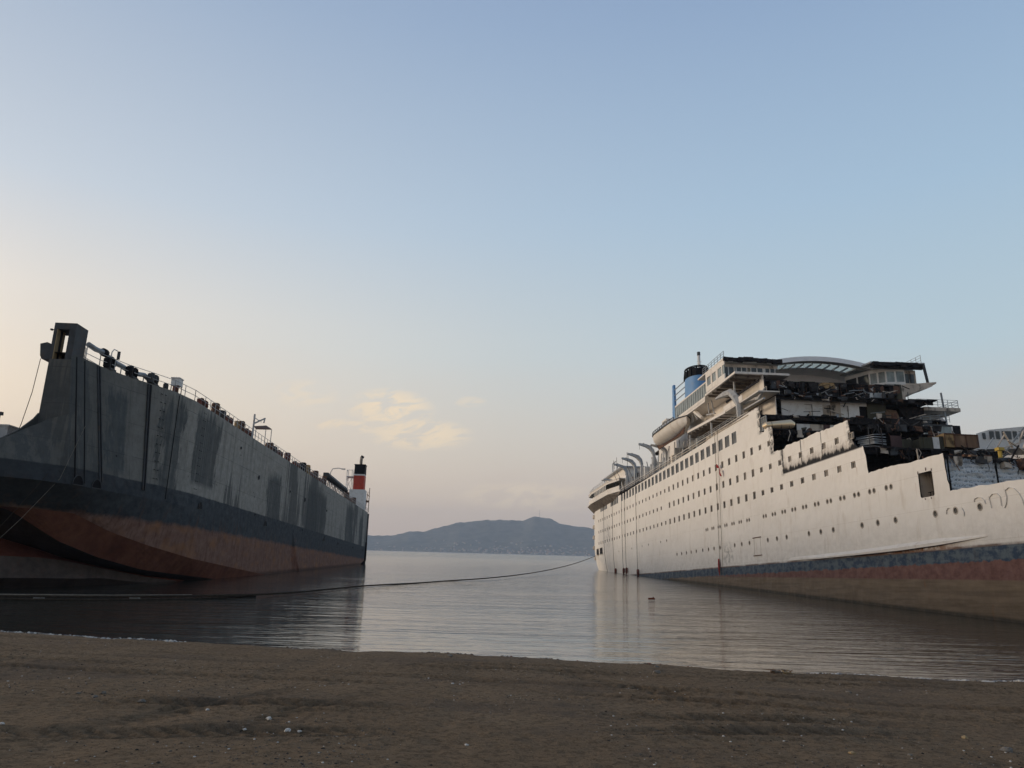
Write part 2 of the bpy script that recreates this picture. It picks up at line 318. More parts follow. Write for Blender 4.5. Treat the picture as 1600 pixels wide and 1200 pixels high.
        c = n.mix(n.mr(fine, .3, .7), (.05, .04, .036, 1), (.11, .085, .075, 1)); c = n.mix(n.mr(n.noise(n.map(co, (2, 2, 2)), 1, 6, .8), .55, .68, 0, .7), c, (.09, .045, .035, 1))
    else:
        c = n.mix(n.mr(fine, .3, .7), (.022, .018, .018, 1), (.05, .035, .03, 1))  # dark bottom paint, deepened to hold the shade of the undercut bow
    n.put(b.inputs['Base Color'], c); b.inputs['Roughness'].default_value = .8; b.inputs['Specular IOR Level'].default_value = .1
    n.put(b.inputs['Normal'], n.bump(n.noise(n.map(co, (.35, .35, .35)), 1, 3), .5, .3))
    return m
def wob2_(n, wob): return n.math('MULTIPLY', wob, .5)
M_dside = dock_paint('dock_ship_side_paint', 'side'); M_dflare = dock_paint('orange_rust_plating', 'flare')
M_dred = dock_paint('deep_red_bottom_paint', 'deepred'); M_dbulb = dock_paint('scraped_grey_bottom_paint', 'bulb'); M_ddark = dock_paint('undercut_shade_bottom', 'dark')

# ------------------------------------------------------------------ mesh builder
class MB:
    def __init__(s): s.v = []; s.f = []; s.m = []; s.mats = []
    def mi(s, mat):
        if mat not in s.mats: s.mats.append(mat)
        return s.mats.index(mat)
    def add(s, vs, fs, mat):
        o = len(s.v); s.v += [tuple(p) for p in vs]; k = s.mi(mat)
        for f in fs: s.f.append(tuple(o + i for i in f)); s.m.append(k)
    def box(s, a, b, mat, jit=0):
        (x0, y0, z0), (x1, y1, z1) = a, b
        vs = [(x, y, z) for x in (x0, x1) for y in (y0, y1) for z in (z0, z1)]
        if jit: vs = [tuple(c + ru(-jit, jit) for c in p) for p in vs]
        s.add(vs, [(0, 1, 3, 2), (4, 6, 7, 5), (0, 4, 5, 1), (2, 3, 7, 6), (0, 2, 6, 4), (1, 5, 7, 3)], mat)
    def prism(s, pts, off, mat):            # polygon (3D list) extruded by vector
        n = len(pts); off = Vector(off)
        vs = [Vector(p) for p in pts]; vs = vs + [p + off for p in vs]
        s.add(vs, [tuple(range(n))[::-1], tuple(range(n, 2 * n))] + [(i, (i + 1) % n, n + (i + 1) % n, n + i) for i in range(n)], mat)
    def tube(s, pts, r, mat, seg=6, sq=None, caps=True):
        pts = [Vector(p) for p in pts]; n = len(pts)
        rs = r if hasattr(r, '__len__') else [r] * n
        vs = []; up = None
        for i, p in enumerate(pts):
            t = (pts[min(i + 1, n - 1)] - pts[max(i - 1, 0)]).normalized()
            if up is None: up = Vector((0, 0, 1)) if abs(t.z) < .9 else Vector((1, 0, 0))
            a = t.cross(up).normalized(); bb = a.cross(t).normalized(); up = bb
            for k in range(seg):
                an = 2 * math.pi * (k + .5) / seg
                vs.append(p + a * math.cos(an) * rs[i] + bb * math.sin(an) * rs[i] * (sq or 1))
        fs = [(i * seg + k, i * seg + (k + 1) % seg, (i + 1) * seg + (k + 1) % seg, (i + 1) * seg + k) for i in range(n - 1) for k in range(seg)]
        if caps: fs += [tuple(range(seg))[::-1], tuple(range((n - 1) * seg, n * seg))]
        s.add(vs, fs, mat)
    def beam(s, a, b, r, mat): s.tube([a, b], r, mat, 4)
    def build(s, name, parent=None, smooth=False, mat=None):
        me = bpy.data.meshes.new(name); me.from_pydata(s.v, [], s.f)
        for x in s.mats: me.materials.append(x)
        me.polygons.foreach_set('material_index', s.m)
        if smooth:
            me.polygons.foreach_set('use_smooth', [True] * len(s.f))
            try: me.set_sharp_from_angle(angle=math.radians(40))
            except Exception: pass
        me.update()
        import bmesh
        bm = bmesh.new(); bm.from_mesh(me); bmesh.ops.recalc_face_normals(bm, faces=bm.faces); bm.to_mesh(me); bm.free()
        o = bpy.data.objects.new(name, me); COL.objects.link(o)
        if parent: o.parent = parent
        return o
def tag(o, label=None, cat=None, group=None, kind=None):
    if label: o['label'] = label
    if cat: o['category'] = cat
    if group: o['group'] = group
    if kind: o['kind'] = kind
    return o
def ray(x, y): return (cF * FPX + cR * (x - 800) - cU * (y - 600)).normalized()
def ground(x, y, z=0): d = ray(x, y); return cC + d * ((z - CAM_H) / d.z)
class Frame:                                   # a ship's own axes: u to the bow, v across, w up
    def __init__(s, vp, wl, name):
        s.U = -ray(*vp); s.V = Vector((0, 0, 1)).cross(s.U).normalized(); s.Wv = s.U.cross(s.V)
        s.O = ground(*wl)
        s.M = Matrix(((s.U.x, s.V.x, s.Wv.x, s.O.x), (s.U.y, s.V.y, s.Wv.y, s.O.y), (s.U.z, s.V.z, s.Wv.z, s.O.z), (0, 0, 0, 1)))
    def P(s, u, v, w_): return s.M @ Vector((u, v, w_))
    def empty(s, name, u=0, v=0, w_=0):
        o = bpy.data.objects.new(name, None); COL.objects.link(o); o.matrix_world = s.M @ Matrix.Translation((u, v, w_)); return o
    def hit(s, x, y, v=None, w_=None, u=None):
        d = ray(x, y)
        n_, k = (s.V, v) if v is not None else ((s.Wv, w_) if w_ is not None else (s.U, u))
        P = cC + d * ((k - (cC - s.O).dot(n_)) / d.dot(n_)); q = P - s.O
        return Vector((q.dot(s.U), q.dot(s.V), q.dot(s.Wv)))
RF = Frame((700, 922), (1600, 975), 'r'); LF = Frame((735, 905), (480, 890.5), 'l')

# ------------------------------------------------------------------ ground, water, hill
SHX = [-400, -60, -40, -21.1, -16.6, -13.3, -8.4, -4.6, .3, 4.8, 9.1, 13.1, 17.1, 30, 60, 400]
SHY = [60, 40, 36, 33.3, 32.2, 31.8, 31.0, 30.3, 29.4, 28.6, 27.5, 26.8, 26.4, 24.5, 20, 0]
def axis(lo, hi, d, far, grow=1.25):
    a = list(np.arange(lo, hi + 1e-6, d)); s = d; x = hi
    while x < far: s *= grow; x += s; a.append(x)
    s = d; x = lo
    while x > -far: s *= grow; x -= s; a.insert(0, x)
    return np.array(a)
rng = np.random.default_rng(3)
def vnoise(x, y, seed, fx, fy):                # smooth value noise, vectorised
    r = np.random.default_rng(seed).random((257, 257)); X_ = x * fx; Y_ = y * fy
    xi = np.floor(X_).astype(int); yi = np.floor(Y_).astype(int); a = X_ - xi; c_ = Y_ - yi
    a = a * a * (3 - 2 * a); c_ = c_ * c_ * (3 - 2 * c_); g_ = lambda i, j: r[i % 257, j % 257]
    return (g_(xi, yi) * (1 - a) + g_(xi + 1, yi) * a) * (1 - c_) + (g_(xi, yi + 1) * (1 - a) + g_(xi + 1, yi + 1) * a) * c_ - .5
TRK = [None]
def beach_z(x, y):
    trk = np.zeros(np.shape(x))
    d = np.interp(x, SHX, SHY) + .6 * vnoise(x, y * 0, 5, .35, 1) + .35 * vnoise(x, y * 0, 6, 1.1, 1) + .2 * vnoise(x, y * 0, 7, 3.1, 1) - y
    z = np.where(d < 0, d * .10, np.minimum(.055 * d + .16 * (1 - np.exp(-d / .8)), 1.75))
    near = np.clip(d / 2.0, 0.03, 1) * (np.abs(x) < 60) * (y > -12)
    z = z + near * (.05 * vnoise(x, y, 1, .35, .8) + .022 * vnoise(x, y, 2, 1.4, 3.2) + .016 * vnoise(x, y, 3, 4.5, 7) + .02 * vnoise(x, y, 4, 8, 9))
    # wheel ruts with lug marks, running roughly along the shore
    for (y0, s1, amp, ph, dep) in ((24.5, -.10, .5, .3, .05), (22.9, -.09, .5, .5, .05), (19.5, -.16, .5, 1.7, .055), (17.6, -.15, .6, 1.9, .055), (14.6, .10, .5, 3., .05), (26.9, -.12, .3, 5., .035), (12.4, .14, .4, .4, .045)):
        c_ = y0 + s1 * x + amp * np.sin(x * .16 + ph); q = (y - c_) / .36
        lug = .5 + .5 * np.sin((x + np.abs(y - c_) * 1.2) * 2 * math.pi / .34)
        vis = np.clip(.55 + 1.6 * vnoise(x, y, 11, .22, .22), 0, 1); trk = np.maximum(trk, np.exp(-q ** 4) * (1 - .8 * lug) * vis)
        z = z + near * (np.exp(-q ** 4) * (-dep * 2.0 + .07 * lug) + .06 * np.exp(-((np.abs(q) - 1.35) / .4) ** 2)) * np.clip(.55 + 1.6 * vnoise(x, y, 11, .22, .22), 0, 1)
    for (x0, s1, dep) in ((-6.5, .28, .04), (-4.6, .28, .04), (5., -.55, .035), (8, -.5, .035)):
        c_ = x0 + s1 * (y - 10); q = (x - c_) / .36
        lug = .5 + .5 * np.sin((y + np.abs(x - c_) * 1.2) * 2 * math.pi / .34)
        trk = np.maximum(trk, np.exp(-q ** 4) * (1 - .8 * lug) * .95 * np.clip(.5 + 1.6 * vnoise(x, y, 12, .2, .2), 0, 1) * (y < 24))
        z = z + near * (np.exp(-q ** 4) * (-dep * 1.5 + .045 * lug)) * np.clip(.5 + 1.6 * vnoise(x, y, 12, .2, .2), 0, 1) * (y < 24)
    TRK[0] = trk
    return z
def sheet(name, xs, ys, zf, mat):
    Xg, Yg = np.meshgrid(xs, ys); Zg = zf(Xg, Yg); nx, ny = len(xs), len(ys)
    co = np.stack([Xg, Yg, Zg], -1).reshape(-1, 3).astype(np.float32)
    i = (np.arange(ny - 1)[:, None] * nx + np.arange(nx - 1)[None]).reshape(-1)
    q = np.stack([i, i + 1, i + nx + 1, i + nx], -1)
    me = bpy.data.meshes.new(name); me.vertices.add(len(co)); me.vertices.foreach_set('co', co.ravel())
    me.loops.add(q.size); me.loops.foreach_set('vertex_index', q.ravel().astype(np.int32))
    me.polygons.add(len(q)); me.polygons.foreach_set('loop_start', np.arange(0, q.size, 4, dtype=np.int32))
    me.update(calc_edges=True); me.polygons.foreach_set('use_smooth', [True] * len(q)); me.materials.append(mat); me.validate()
    o = bpy.data.objects.new(name, me); COL.objects.link(o); return o
m, n, b, co = pbsdf('wet_dark_sand'); M_sand = m
f1 = n.noise(co, .35, 5, .6); f2 = n.noise(n.map(co, (3, 5, 5)), 1, 8, .7); f3 = n.noise(co, 26, 5, .75)
c = n.mix(n.mr(f1, .3, .7), (.315, .218, .132, 1), (.365, .262, .165, 1))
c = n.mix(n.mr(f2, .5, .6, 0, .4), c, (.23, .158, .096, 1))
f4 = n.noise(co, 7, 6, .8); c = n.mix(n.mr(f4, .5, .57, 0, .6), c, (.13, .09, .056, 1))
c = n.mix(n.mr(n.noise(n.map(co, (.22, .35, 1), (4, 4, 0)), 1, 5, .6), .52, .66, 0, .6), c, (.20, .15, .11, 1))
c = n.mix(n.mr(f3, .55, .75, 0, .5), c, (.38, .31, .22, 1))
c = n.mix(n.mr(f3, .45, .3, 0, .7), c, (.055, .04, .028, 1))  # f3 also drives the bump: pits painted dark in place of shade
at_ = n.new('ShaderNodeAttribute'); at_.attribute_name = 'track'; tr_ = n.math('MULTIPLY', at_.outputs['Fac'], n.mr(f3, .35, .6, .55, 1)); c = n.mix(tr_, c, (.085, .062, .04, 1))  # lug grooves darkened as damp sand and to paint in their missing shade
sx = n.new('ShaderNodeSeparateXYZ'); n.link(co, sx.inputs[0])
wet = n.mr(n.math('ADD', sx.outputs[2], n.math('MULTIPLY', f1, .08)), .12, .26, 1, 0)
c = n.mix(wet, c, n.mix(.5, c, (.05, .04, .032, 1)))
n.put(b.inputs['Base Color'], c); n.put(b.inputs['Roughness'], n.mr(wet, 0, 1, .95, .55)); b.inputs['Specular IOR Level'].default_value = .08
n.put(b.inputs['Normal'], n.bump(n.math('ADD', n.math('MULTIPLY', n.noise(co, 9, 6, .7), 1.2), n.math('MULTIPLY', f3, .6)), 1.0, .2))
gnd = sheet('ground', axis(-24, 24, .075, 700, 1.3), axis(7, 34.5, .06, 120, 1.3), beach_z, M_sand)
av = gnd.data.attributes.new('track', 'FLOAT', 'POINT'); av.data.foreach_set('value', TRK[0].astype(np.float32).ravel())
tag(gnd, 'dark brown sand beach with tyre tracks', kind='structure')

m, n, b, co = pbsdf('sea_water'); M_water = m
b.inputs['Base Color'].default_value = (.030, .032, .026, 1); b.inputs['IOR'].default_value = 2.35
sx = n.new('ShaderNodeSeparateXYZ'); n.link(co, sx.inputs[0])
h1 = n.noise(n.map(co, (.28, 2.0, 1), rot=(0, 0, .05)), 1, 3, .55, .3)
h2 = n.noise(n.map(co, (.10, .55, 1), (3, 8, 1), (0, 0, .12)), 1, 4, .55, .4)
h3 = n.noise(n.map(co, (1.1, 4.5, 1), (1, 1, 1), (0, 0, -.15)), 1, 2, .5)
calm = n.mr(n.noise(n.map(co, (.02, .05, 1), (8, 8, 1)), 1, 3), .35, .65, .45, 1.1)
hh = n.math('MULTIPLY', n.math('ADD', n.math('ADD', n.math('MULTIPLY', h1, .55), n.math('MULTIPLY', h2, 1.3)), n.math('MULTIPLY', h3, .12)), calm)
dist = 1.0
n.put(b.inputs['Roughness'], n.mr(sx.outputs[1], 30, 600, .05, .24))
n.put(b.inputs['Normal'], n.bump(n.math('MULTIPLY', hh, dist), .6, .17))
wx = np.array([-9900, -3000, -400, -100, 100, 400, 3000, 9900.]); wy = np.array([10., 60, 150, 400, 1000, 4000, 9900.])
wat = sheet('water', wx, wy, lambda x, y: x * 0, M_water)
tag(wat, 'calm sea with fine ripples', kind='structure')

# hill across the bay
RIDGE = [(-250, 850), (100, 843), (400, 838), (500, 832), (560, 833), (590, 837.5), (612, 837), (640, 831), (665, 830), (690, 823), (720, 816), (745, 813.5), (768, 811.5), (775, 813),
         (790, 812), (815, 814), (824, 810), (832, 807.5), (850, 808), (862, 812), (872, 817), (885, 820), (905, 824), (935, 826), (990, 829), (1100, 838), (1400, 850), (1900, 868)]
ang = []
for x, y in RIDGE:
    d = ray(x, y); ang.append((math.atan2(d.x, d.y), d.z / math.hypot(d.x, d.y)))
ang = np.array(ang)
RD = 7800.0
def hill_sheet():
    azs = np.linspace(ang[0, 0], ang[-1, 0], 420); rr = np.concatenate([np.linspace(6500, 7800, 40), np.linspace(7900, 9200, 12)])
    A, Rr = np.meshgrid(azs, rr); Hr = np.interp(A, ang[:, 0], ang[:, 1]) * RD + CAM_H; Hr = Hr + np.clip(Hr / 80, 0, 1) * (14 * vnoise(A * 1000 + 900, A * 0, 23, .09, 1) + 8 * vnoise(A * 1000 + 900, A * 0, 24, .33, 1) + 5 * vnoise(A * 1000 + 900, A * 0, 25, 1.1, 1))
    tt = np.clip((Rr - 6600) / 1200, 0, 1); prof = .10 * tt + .9 * tt ** 1.7
    back_ = np.clip(1 - (Rr - 7800) / 1600, 0, 1); prof = np.where(Rr > 7800, back_, prof)
    Xh = Rr * np.sin(A); Yh = Rr * np.cos(A)
    gul = vnoise(Xh + 19000, Yh, 21, 1 / 300, 1 / 600) * .5 + vnoise(Xh + 19000, Yh, 22, 1 / 90, 1 / 180) * .28
    rough = np.where(Rr > 7800, 0, 4 * tt * (1 - tt)) * gul
    Zh = Hr * np.clip(prof + .30 * rough, -.1, 1.0) - np.where(Rr < 6620, (6620 - Rr) * .06, 0)
    ny, nx = A.shape
    co_ = np.stack([Xh, Yh, Zh], -1).reshape(-1, 3)
    return co_, nx, ny
m, n, b, co = pbsdf('scrub_hillside'); M_hill = m
f = n.noise(n.map(co, (.012, .012, .02)), 1, 7, .6); f2 = n.noise(n.map(co, (.05, .05, .05)), 1, 5, .7)
c = n.mix(n.mr(f, .35, .65), (.03, .045, .03, 1), (.16, .15, .11, 1)); c = n.mix(n.mr(f2, .5, .7, 0, .6), c, (.03, .04, .028, 1))
n.put(b.inputs['Base Color'], c); b.inputs['Roughness'].default_value = .95
hc, hnx, hny = hill_sheet()
me = bpy.data.meshes.new('hill'); ii = (np.arange(hny - 1)[:, None] * hnx + np.arange(hnx - 1)[None]).reshape(-1)
me.from_pydata(hc.tolist(), [], np.stack([ii, ii + 1, ii + hnx + 1, ii + hnx], -1).tolist()); me.materials.append(M_hill)
me.polygons.foreach_set('use_smooth', [True] * len(me.polygons))
hill = bpy.data.objects.new('hill', me); COL.objects.link(hill); tag(hill, 'long hazy hill across the bay', kind='structure')
# little houses of the town on the lower slope
mb = MB(); mb.box((-5, -5, -4), (5, 5, 6), M_house)
mb.prism([(-5.6, -5.6, 6), (5.6, -5.6, 6), (0, -5.6, 8.6)], (0, 11.2, 0), M_roof)
house0 = mb.build('house')
hg = hc.reshape(hny, hnx, 3); cnt = 0
for k in range(4000):
    if cnt >= 190: break
    i = random.randrange(3, 26); j = random.randrange(30, hnx - 30); p = hg[i, j]
    pxx = 800 + FPX * ((Vector(p) - cC).dot(cR)) / ((Vector(p) - cC).dot(cF))
    if not 578 < pxx < 922: continue
    dens = .25 + .75 * math.exp(-((pxx - 790) / 80) ** 2) + .4 * (pxx > 850)
    if p[2] < 2.5 or p[2] > 130 or rnd() > dens * math.exp(-p[2] / 50): continue
    o = house0 if cnt == 0 else house0.copy()
    if cnt: COL.objects.link(o)
    o.location = (p[0] + ru(-8, 8), p[1] + ru(-8, 8), p[2] + .5); o.rotation_euler = (0, 0, ru(0, 3.1)); s_ = ru(.9, 1.6); o.scale = (s_ * ru(.8, 1.7), s_, s_ * ru(.7, 1.2)); cnt += 1
    tag(o, 'tiny pale house of the town spread low on the far hillside', 'house', 'houses of the town on the far hillside')
# mast on the summit
d = ray(843, 809); L = RD / math.hypot(d.x, d.y); mp = cC + d * L
mb = MB(); hm = 80
for a in range(3):
    an = a * 2.094; mb.tube([(1.6 * math.cos(an), 1.6 * math.sin(an), -8), (.35 * math.cos(an), .35 * math.sin(an), hm)], .8, M_dark, 4)
for k in range(12):
    z = -2 + k * 6.8; r_ = 1.6 - 1.25 * (z + 8) / 88
    for a in range(3):
        an = a * 2.094; bn = an + 2.094; mb.beam((r_ * math.cos(an), r_ * math.sin(an), z), (r_ * .93 * math.cos(bn), r_ * .93 * math.sin(bn), z + 6.8), .3, M_dark)
mast = mb.build('radio_mast'); mast.location = mp; tag(mast, 'thin lattice radio mast on the summit of the far hill', 'radio mast')

# ================================================================== CRUISE SHIP (right)
B = 26.0
def hv(u, w_):                                  # inboard offset of the near side shell
    v = 0.0
    if u < -143:
        s_ = min(1, (-143 - u) / 25.0); v += 13 * (1 - (1 - s_ ** 4) ** .25)
    if u > 2: v += (u - 2) ** 2 / 69
    k = min(1, max(0, (-112 - u) / 45)) ** 1.6 * 5.2
    if w_ < 14: v += ((14 - w_) / 14) ** 2.0 * k
    if u > -30 and w_ < 3: v += ((3 - w_) / 6) ** 2 * 1.5 * min(1, (u + 30) / 40)
    return min(v, 13.0)
ship = RF.empty('cruise_ship'); tag(ship, 'huge cream cruise ship being broken up, its bow end cut down to burnt stepped decks', 'ship')

F0, DF = -19.8, -2.765
rects = []          # u centre, w centre, width, height, kind
def addrow(wc, first, last, skip=()):
    for k in range(first, last + 1):
        if k in skip: continue
        u = F0 + DF * k
        small = u > -43 or u < -84
        wd, hh_ = (.8, .66) if u > -43 else ((.82, .98) if not small else (.72, .68))
        rects.append((u, wc, wd, hh_, 'window'))
addrow(14.09, 0, 47); addrow(17.0, 0, 47, (24,)); addrow(19.88, 7, 47)
for k in range(27): rects.append((-50.6 - 2.735 * k, 22.85, 1.72 if k < 13 else 1.6, 1.62, 'large_window'))
for c0, nn in ((-126.6, 5), (-139.5, 5)):
    for k in range(nn): rects.append((c0 - 1.75 * k, 22.85, 1.4, 1.62, 'large_window'))
rects.append((-40.6, 22.75, 1.9, 1.75, 'large_window'))
ports = []
for u in [-63.8, -61.1, -58.4, -55.6, -52.8, -50.1, -47.3, -41.85, -39.1, -36.3, -33.6, -30.85, -28.0, -25.25, -22.5, -19.75, -17.0, -14.2]:
    for s_ in (-.38, .38): ports.append((u + s_, 11.16, .24))
for u in [-79.9, -77.2, -74.5, -72.0, -69.4, -66.2, -63.5, -61, -58.4, -52.6, -50.0, -47.3, -41.4, -38.7, -36, -30.35, -27.6, -24.9, -19.3, -16.55, -13.7, -8.05, -5.5, -2.7]: ports.append((u, 8.2, .27))
for u in [3.0, 5.7, 8.4, 14, 17]: ports.append((u, 8.2, .27))
for u in (-126, -122, -113, -104, -99, -90, -86): ports.append((u, 10.9 - .0 * u, .2))
DOOR = (-8.75, 10.68, 1.9, 2.06)
PROF = [(-168, 24.45), (-46.5, 25.15), (-41.45, 25.2), (-41.2, 23.9), (-41.5, 23.2), (-41.15, 22.4), (-41.3, 21.8), (-40.4, 21.6), (-40, 22.1), (-37.95, 21.8), (-37.75, 20.2), (-37.9, 18.62),
        (-34.9, 18.45), (-34.3, 18.75), (-31, 18.62), (-27, 18.75), (-24, 18.6), (-20.1, 18.65), (-19.85, 17.4), (-19.55, 16.4), (-18.6, 15.6), (-17.75, 15.6), (-17.4, 14.1), (-17.25, 12.88), (-14, 12.95), (-10.5, 12.8),
        (-6.15, 12.85), (-6.02, 11.2), (-5.85, 9.78), (-2, 9.72), (1.5, 9.62), (6, 9.75), (14, 9.65), (32, 9.7)]
def jag(pr):
    o = [pr[0]]
    for a, b_ in zip(pr[:-1], pr[1:]):
        L_ = math.hypot(b_[0] - a[0], b_[1] - a[1]); nn = 1 if a[0] < -47 and b_[0] < -40 else max(1, int(L_ / .45))
        for k in range(1, nn + 1):
            t_ = k / nn; j = .07 if k < nn else 0
            o.append((a[0] + (b_[0] - a[0]) * t_ + ru(-j, j), a[1] + (b_[1] - a[1]) * t_ + ru(-j, j)))
    return o
random.seed(11)
def shell(parent, holes=True):
    prof = jag(PROF); us = list(np.arange(-143, 32.1, 2.5)) + list(-143 - 25 * np.sin(np.linspace(.05, 1, 26) * math.pi / 2) ** .8)
    verts = []; edges = []
    def loop(pts):
        o = len(verts); verts.extend(pts); k = len(pts); edges.extend([(o + i, o + (i + 1) % k) for i in range(k)])
    stern = [(-168, y) for y in np.arange(24, -3.9, -2.0)][1:]
    bottom = [(x, -4.0) for x in np.linspace(-168, 32, 60)]
    right = [(32, y) for y in (-1, 2, 5, 8)]
    loop(prof + right[::-1] + bottom[::-1] + stern[::-1])
    hs = []
    if holes:
        for (u, wc, a, h_, k) in rects:
            hs.append((u - a / 2, u + a / 2, wc - h_ / 2, wc + h_ / 2)); loop([(u - a / 2, wc - h_ / 2), (u + a / 2, wc - h_ / 2), (u + a / 2, wc + h_ / 2), (u - a / 2, wc + h_ / 2)])
        for (u, wc, r_) in ports:
            hs.append((u - r_, u + r_, wc - r_, wc + r_)); loop([(u + r_ * math.cos(i * math.pi / 5), wc + r_ * math.sin(i * math.pi / 5)) for i in range(10)])
        u, wc, a, h_ = DOOR; hs.append((u - a / 2, u + a / 2, wc - h_ / 2, wc + h_ / 2)); q = .2
        pts = []
        for (sx_, sy_, a0) in ((1, 1, 0), (-1, 1, 90), (-1, -1, 180), (1, -1, 270)):
            for k in range(4):
                an = math.radians(a0 + 30 * k); pts.append((u + sx_ * (a / 2 - q) + q * math.cos(an), wc + sy_ * (h_ / 2 - q) + q * math.sin(an)))
        loop(pts)
    pin = [(p[0], p[1]) for p in prof]
    for u in us:
        for w_ in list(np.arange(-3, 25, 1.45)):
            tp = np.interp(u, [p[0] for p in PROF], [p[1] for p in PROF])
            if w_ > tp - .5 or u < -167.5 or u > 31.5: continue
            if any(a - .15 < u < b_ + .15 and c_ - .15 < w_ < d_ + .15 for a, b_, c_, d_ in hs): continue
            verts.append((u, w_))
    V2, E2, F2, *_ = delaunay_2d_cdt([Vector(p) for p in verts], edges, [], 1, 1e-4)
    def inside_hole(x, y):
        for a, b_, c_, d_ in hs:
            if a < x < b_ and c_ < y < d_: return (a, b_, c_, d_)
        return None
    # region membership by even-odd test against the outline
    out_ = prof + right[::-1] + bottom[::-1] + stern[::-1]; ox = np.array([p[0] for p in out_]); oy = np.array([p[1] for p in out_]); ox2 = np.roll(ox, -1); oy2 = np.roll(oy, -1)
    def inpoly(x, y):
        cnd = (oy > y) != (oy2 > y); xx = ox + (y - oy) / np.where(oy2 == oy, 1e-9, oy2 - oy) * (ox2 - ox); return (np.sum(cnd & (x < xx)) % 2) == 1
    fs = []
    for f_ in F2:
        cx = sum(V2[i].x for i in f_) / len(f_); cy = sum(V2[i].y for i in f_) / len(f_)
        h_ = inside_hole(cx, cy)
        if h_:
            # rounded holes: drop only the faces whose corners all lie on the hole
            if all(h_[0] - 1e-3 <= V2[i].x <= h_[1] + 1e-3 and h_[2] - 1e-3 <= V2[i].y <= h_[3] + 1e-3 for i in f_): 
                if (h_[1] - h_[0]) < .62 or abs((h_[1] - h_[0]) - DOOR[2]) < 1e-6:
                    r1 = (cx - (h_[0] + h_[1]) / 2) / ((h_[1] - h_[0]) / 2); r2 = (cy - (h_[2] + h_[3]) / 2) / ((h_[3] - h_[2]) / 2)
                    if (h_[1] - h_[0]) < .62 and r1 * r1 + r2 * r2 > 1: pass
                    elif abs(r1) > .9 and abs(r2) > .9: pass
                    else: continue
                else: continue
        if inpoly(cx, cy): fs.append(tuple(f_))
    return V2, fs
V2, F2 = shell(ship)
def shell_obj(name, side, V2, F2):
    vs = []
    for p in V2:
        v = hv(p.x, p.y); vs.append((p.x, v if side < 0 else B - v, p.y))
    me = bpy.data.meshes.new(name); me.from_pydata(vs, [], F2); me.materials.append(M_hullR); me.materials.append(M_char)
    me.update()
    # make normals face outboard
    s_ = sum(pl.normal.y * pl.area for pl in me.polygons)
    if (s_ > 0) == (side < 0): me.flip_normals()
    o = bpy.data.objects.new(name, me); COL.objects.link(o); o.parent = ship
    md = o.modifiers.new('thick', 'SOLIDIFY'); md.thickness = .10; md.offset = -1; md.material_offset = 1; md.material_offset_rim = 1
    return o
shell_obj('hull', -1, V2, F2)
V3, F3 = shell(ship, False) if False else (None, None)
# far side of the hull: plain plating, same sheer
mb = MB(); us = list(np.arange(-143, 33, 2.5)) + [-148, -153, -158, -162, -165, -167, -168.]
us.sort(); topf = lambda u: np.interp(u, [-168, -41.5, -41.4, -38, -37.9, -20, -19.9, -6, -5.9, 40], [24.45, 25.1, 21.8, 21.8, 18.6, 18.6, 12.85, 12.85, 9.7, 9.7])
cols = []
for u in us:
    tp = float(topf(u)); cols.append([(u, B - hv(u, z), z) for z in np.linspace(-4, tp, 12)])
vs = [p for c_ in cols for p in c_]
mb.add(vs, [(i * 12 + k, (i + 1) * 12 + k, (i + 1) * 12 + k + 1, i * 12 + k + 1) for i in range(len(cols) - 1) for k in range(11)], M_hullR)
o = mb.build('hull_plating', ship, True); md = o.modifiers.new('t', 'SOLIDIFY'); md.thickness = .1

def yaw_at(u, w_): return math.atan2(hv(u + .3, w_) - hv(u - .3, w_), .6)
def window_mesh(name, a, h_, kind):
    mb = MB(); t_ = .07; y = .13
    fr = M_creamdirty if kind != 'large_window' else M_grey
    for (x0, x1, z0, z1) in ((-a / 2, a / 2, h_ / 2 - t_, h_ / 2), (-a / 2, a / 2, -h_ / 2, -h_ / 2 + t_), (-a / 2, -a / 2 + t_, -h_ / 2 + t_, h_ / 2 - t_), (a / 2 - t_, a / 2, -h_ / 2 + t_, h_ / 2 - t_)):
        mb.box((x0, y - .05, z0), (x1, y + .05, z1), fr)
    if kind == 'large_window':
        for c_ in (-a / 6, a / 6): mb.box((c_ - .05, y - .045, -h_ / 2 + t_), (c_ + .05, y + .04, h_ / 2 - t_), M_grey)
        mb.box((-a / 2 + t_, y + .0, -h_ / 2 + t_), (a / 2 - t_, y + .03, h_ / 2 - t_), M_glass)
    else:
        mb.box((-a / 2 + t_, y + .0, -h_ / 2 + t_), (a / 2 - t_, y + .03, h_ / 2 - t_), M_glassdark if kind == 'dark' else (M_curtain if kind == 'pale' else M_glass))
        if a > .75: mb.box((-.03, y - .02, -h_ / 2 + t_), (.03, y - .001, h_ / 2 - t_), fr)
    return mb
def port_mesh(r_):
    mb = MB(); n_ = 12; vs = []
    for (rr_, y) in ((r_ * 1.18, -.02), (r_ * 1.18, .06), (r_ * .86, .06), (r_ * .86, -.02)):
        vs += [(rr_ * math.cos(i * 2 * math.pi / n_), y, rr_ * math.sin(i * 2 * math.pi / n_)) for i in range(n_)]
    fs = [(j * n_ + i, j * n_ + (i + 1) % n_, ((j + 1) % 4) * n_ + (i + 1) % n_, ((j + 1) % 4) * n_ + i) for j in range(4) for i in range(n_)]
    mb.add(vs, fs, M_creamdirty)
    mb.add([(r_ * .9 * math.cos(i * 2 * math.pi / n_), .05, r_ * .9 * math.sin(i * 2 * math.pi / n_)) for i in range(n_)], [tuple(range(n_))], M_glass)
    return mb
protos = {}
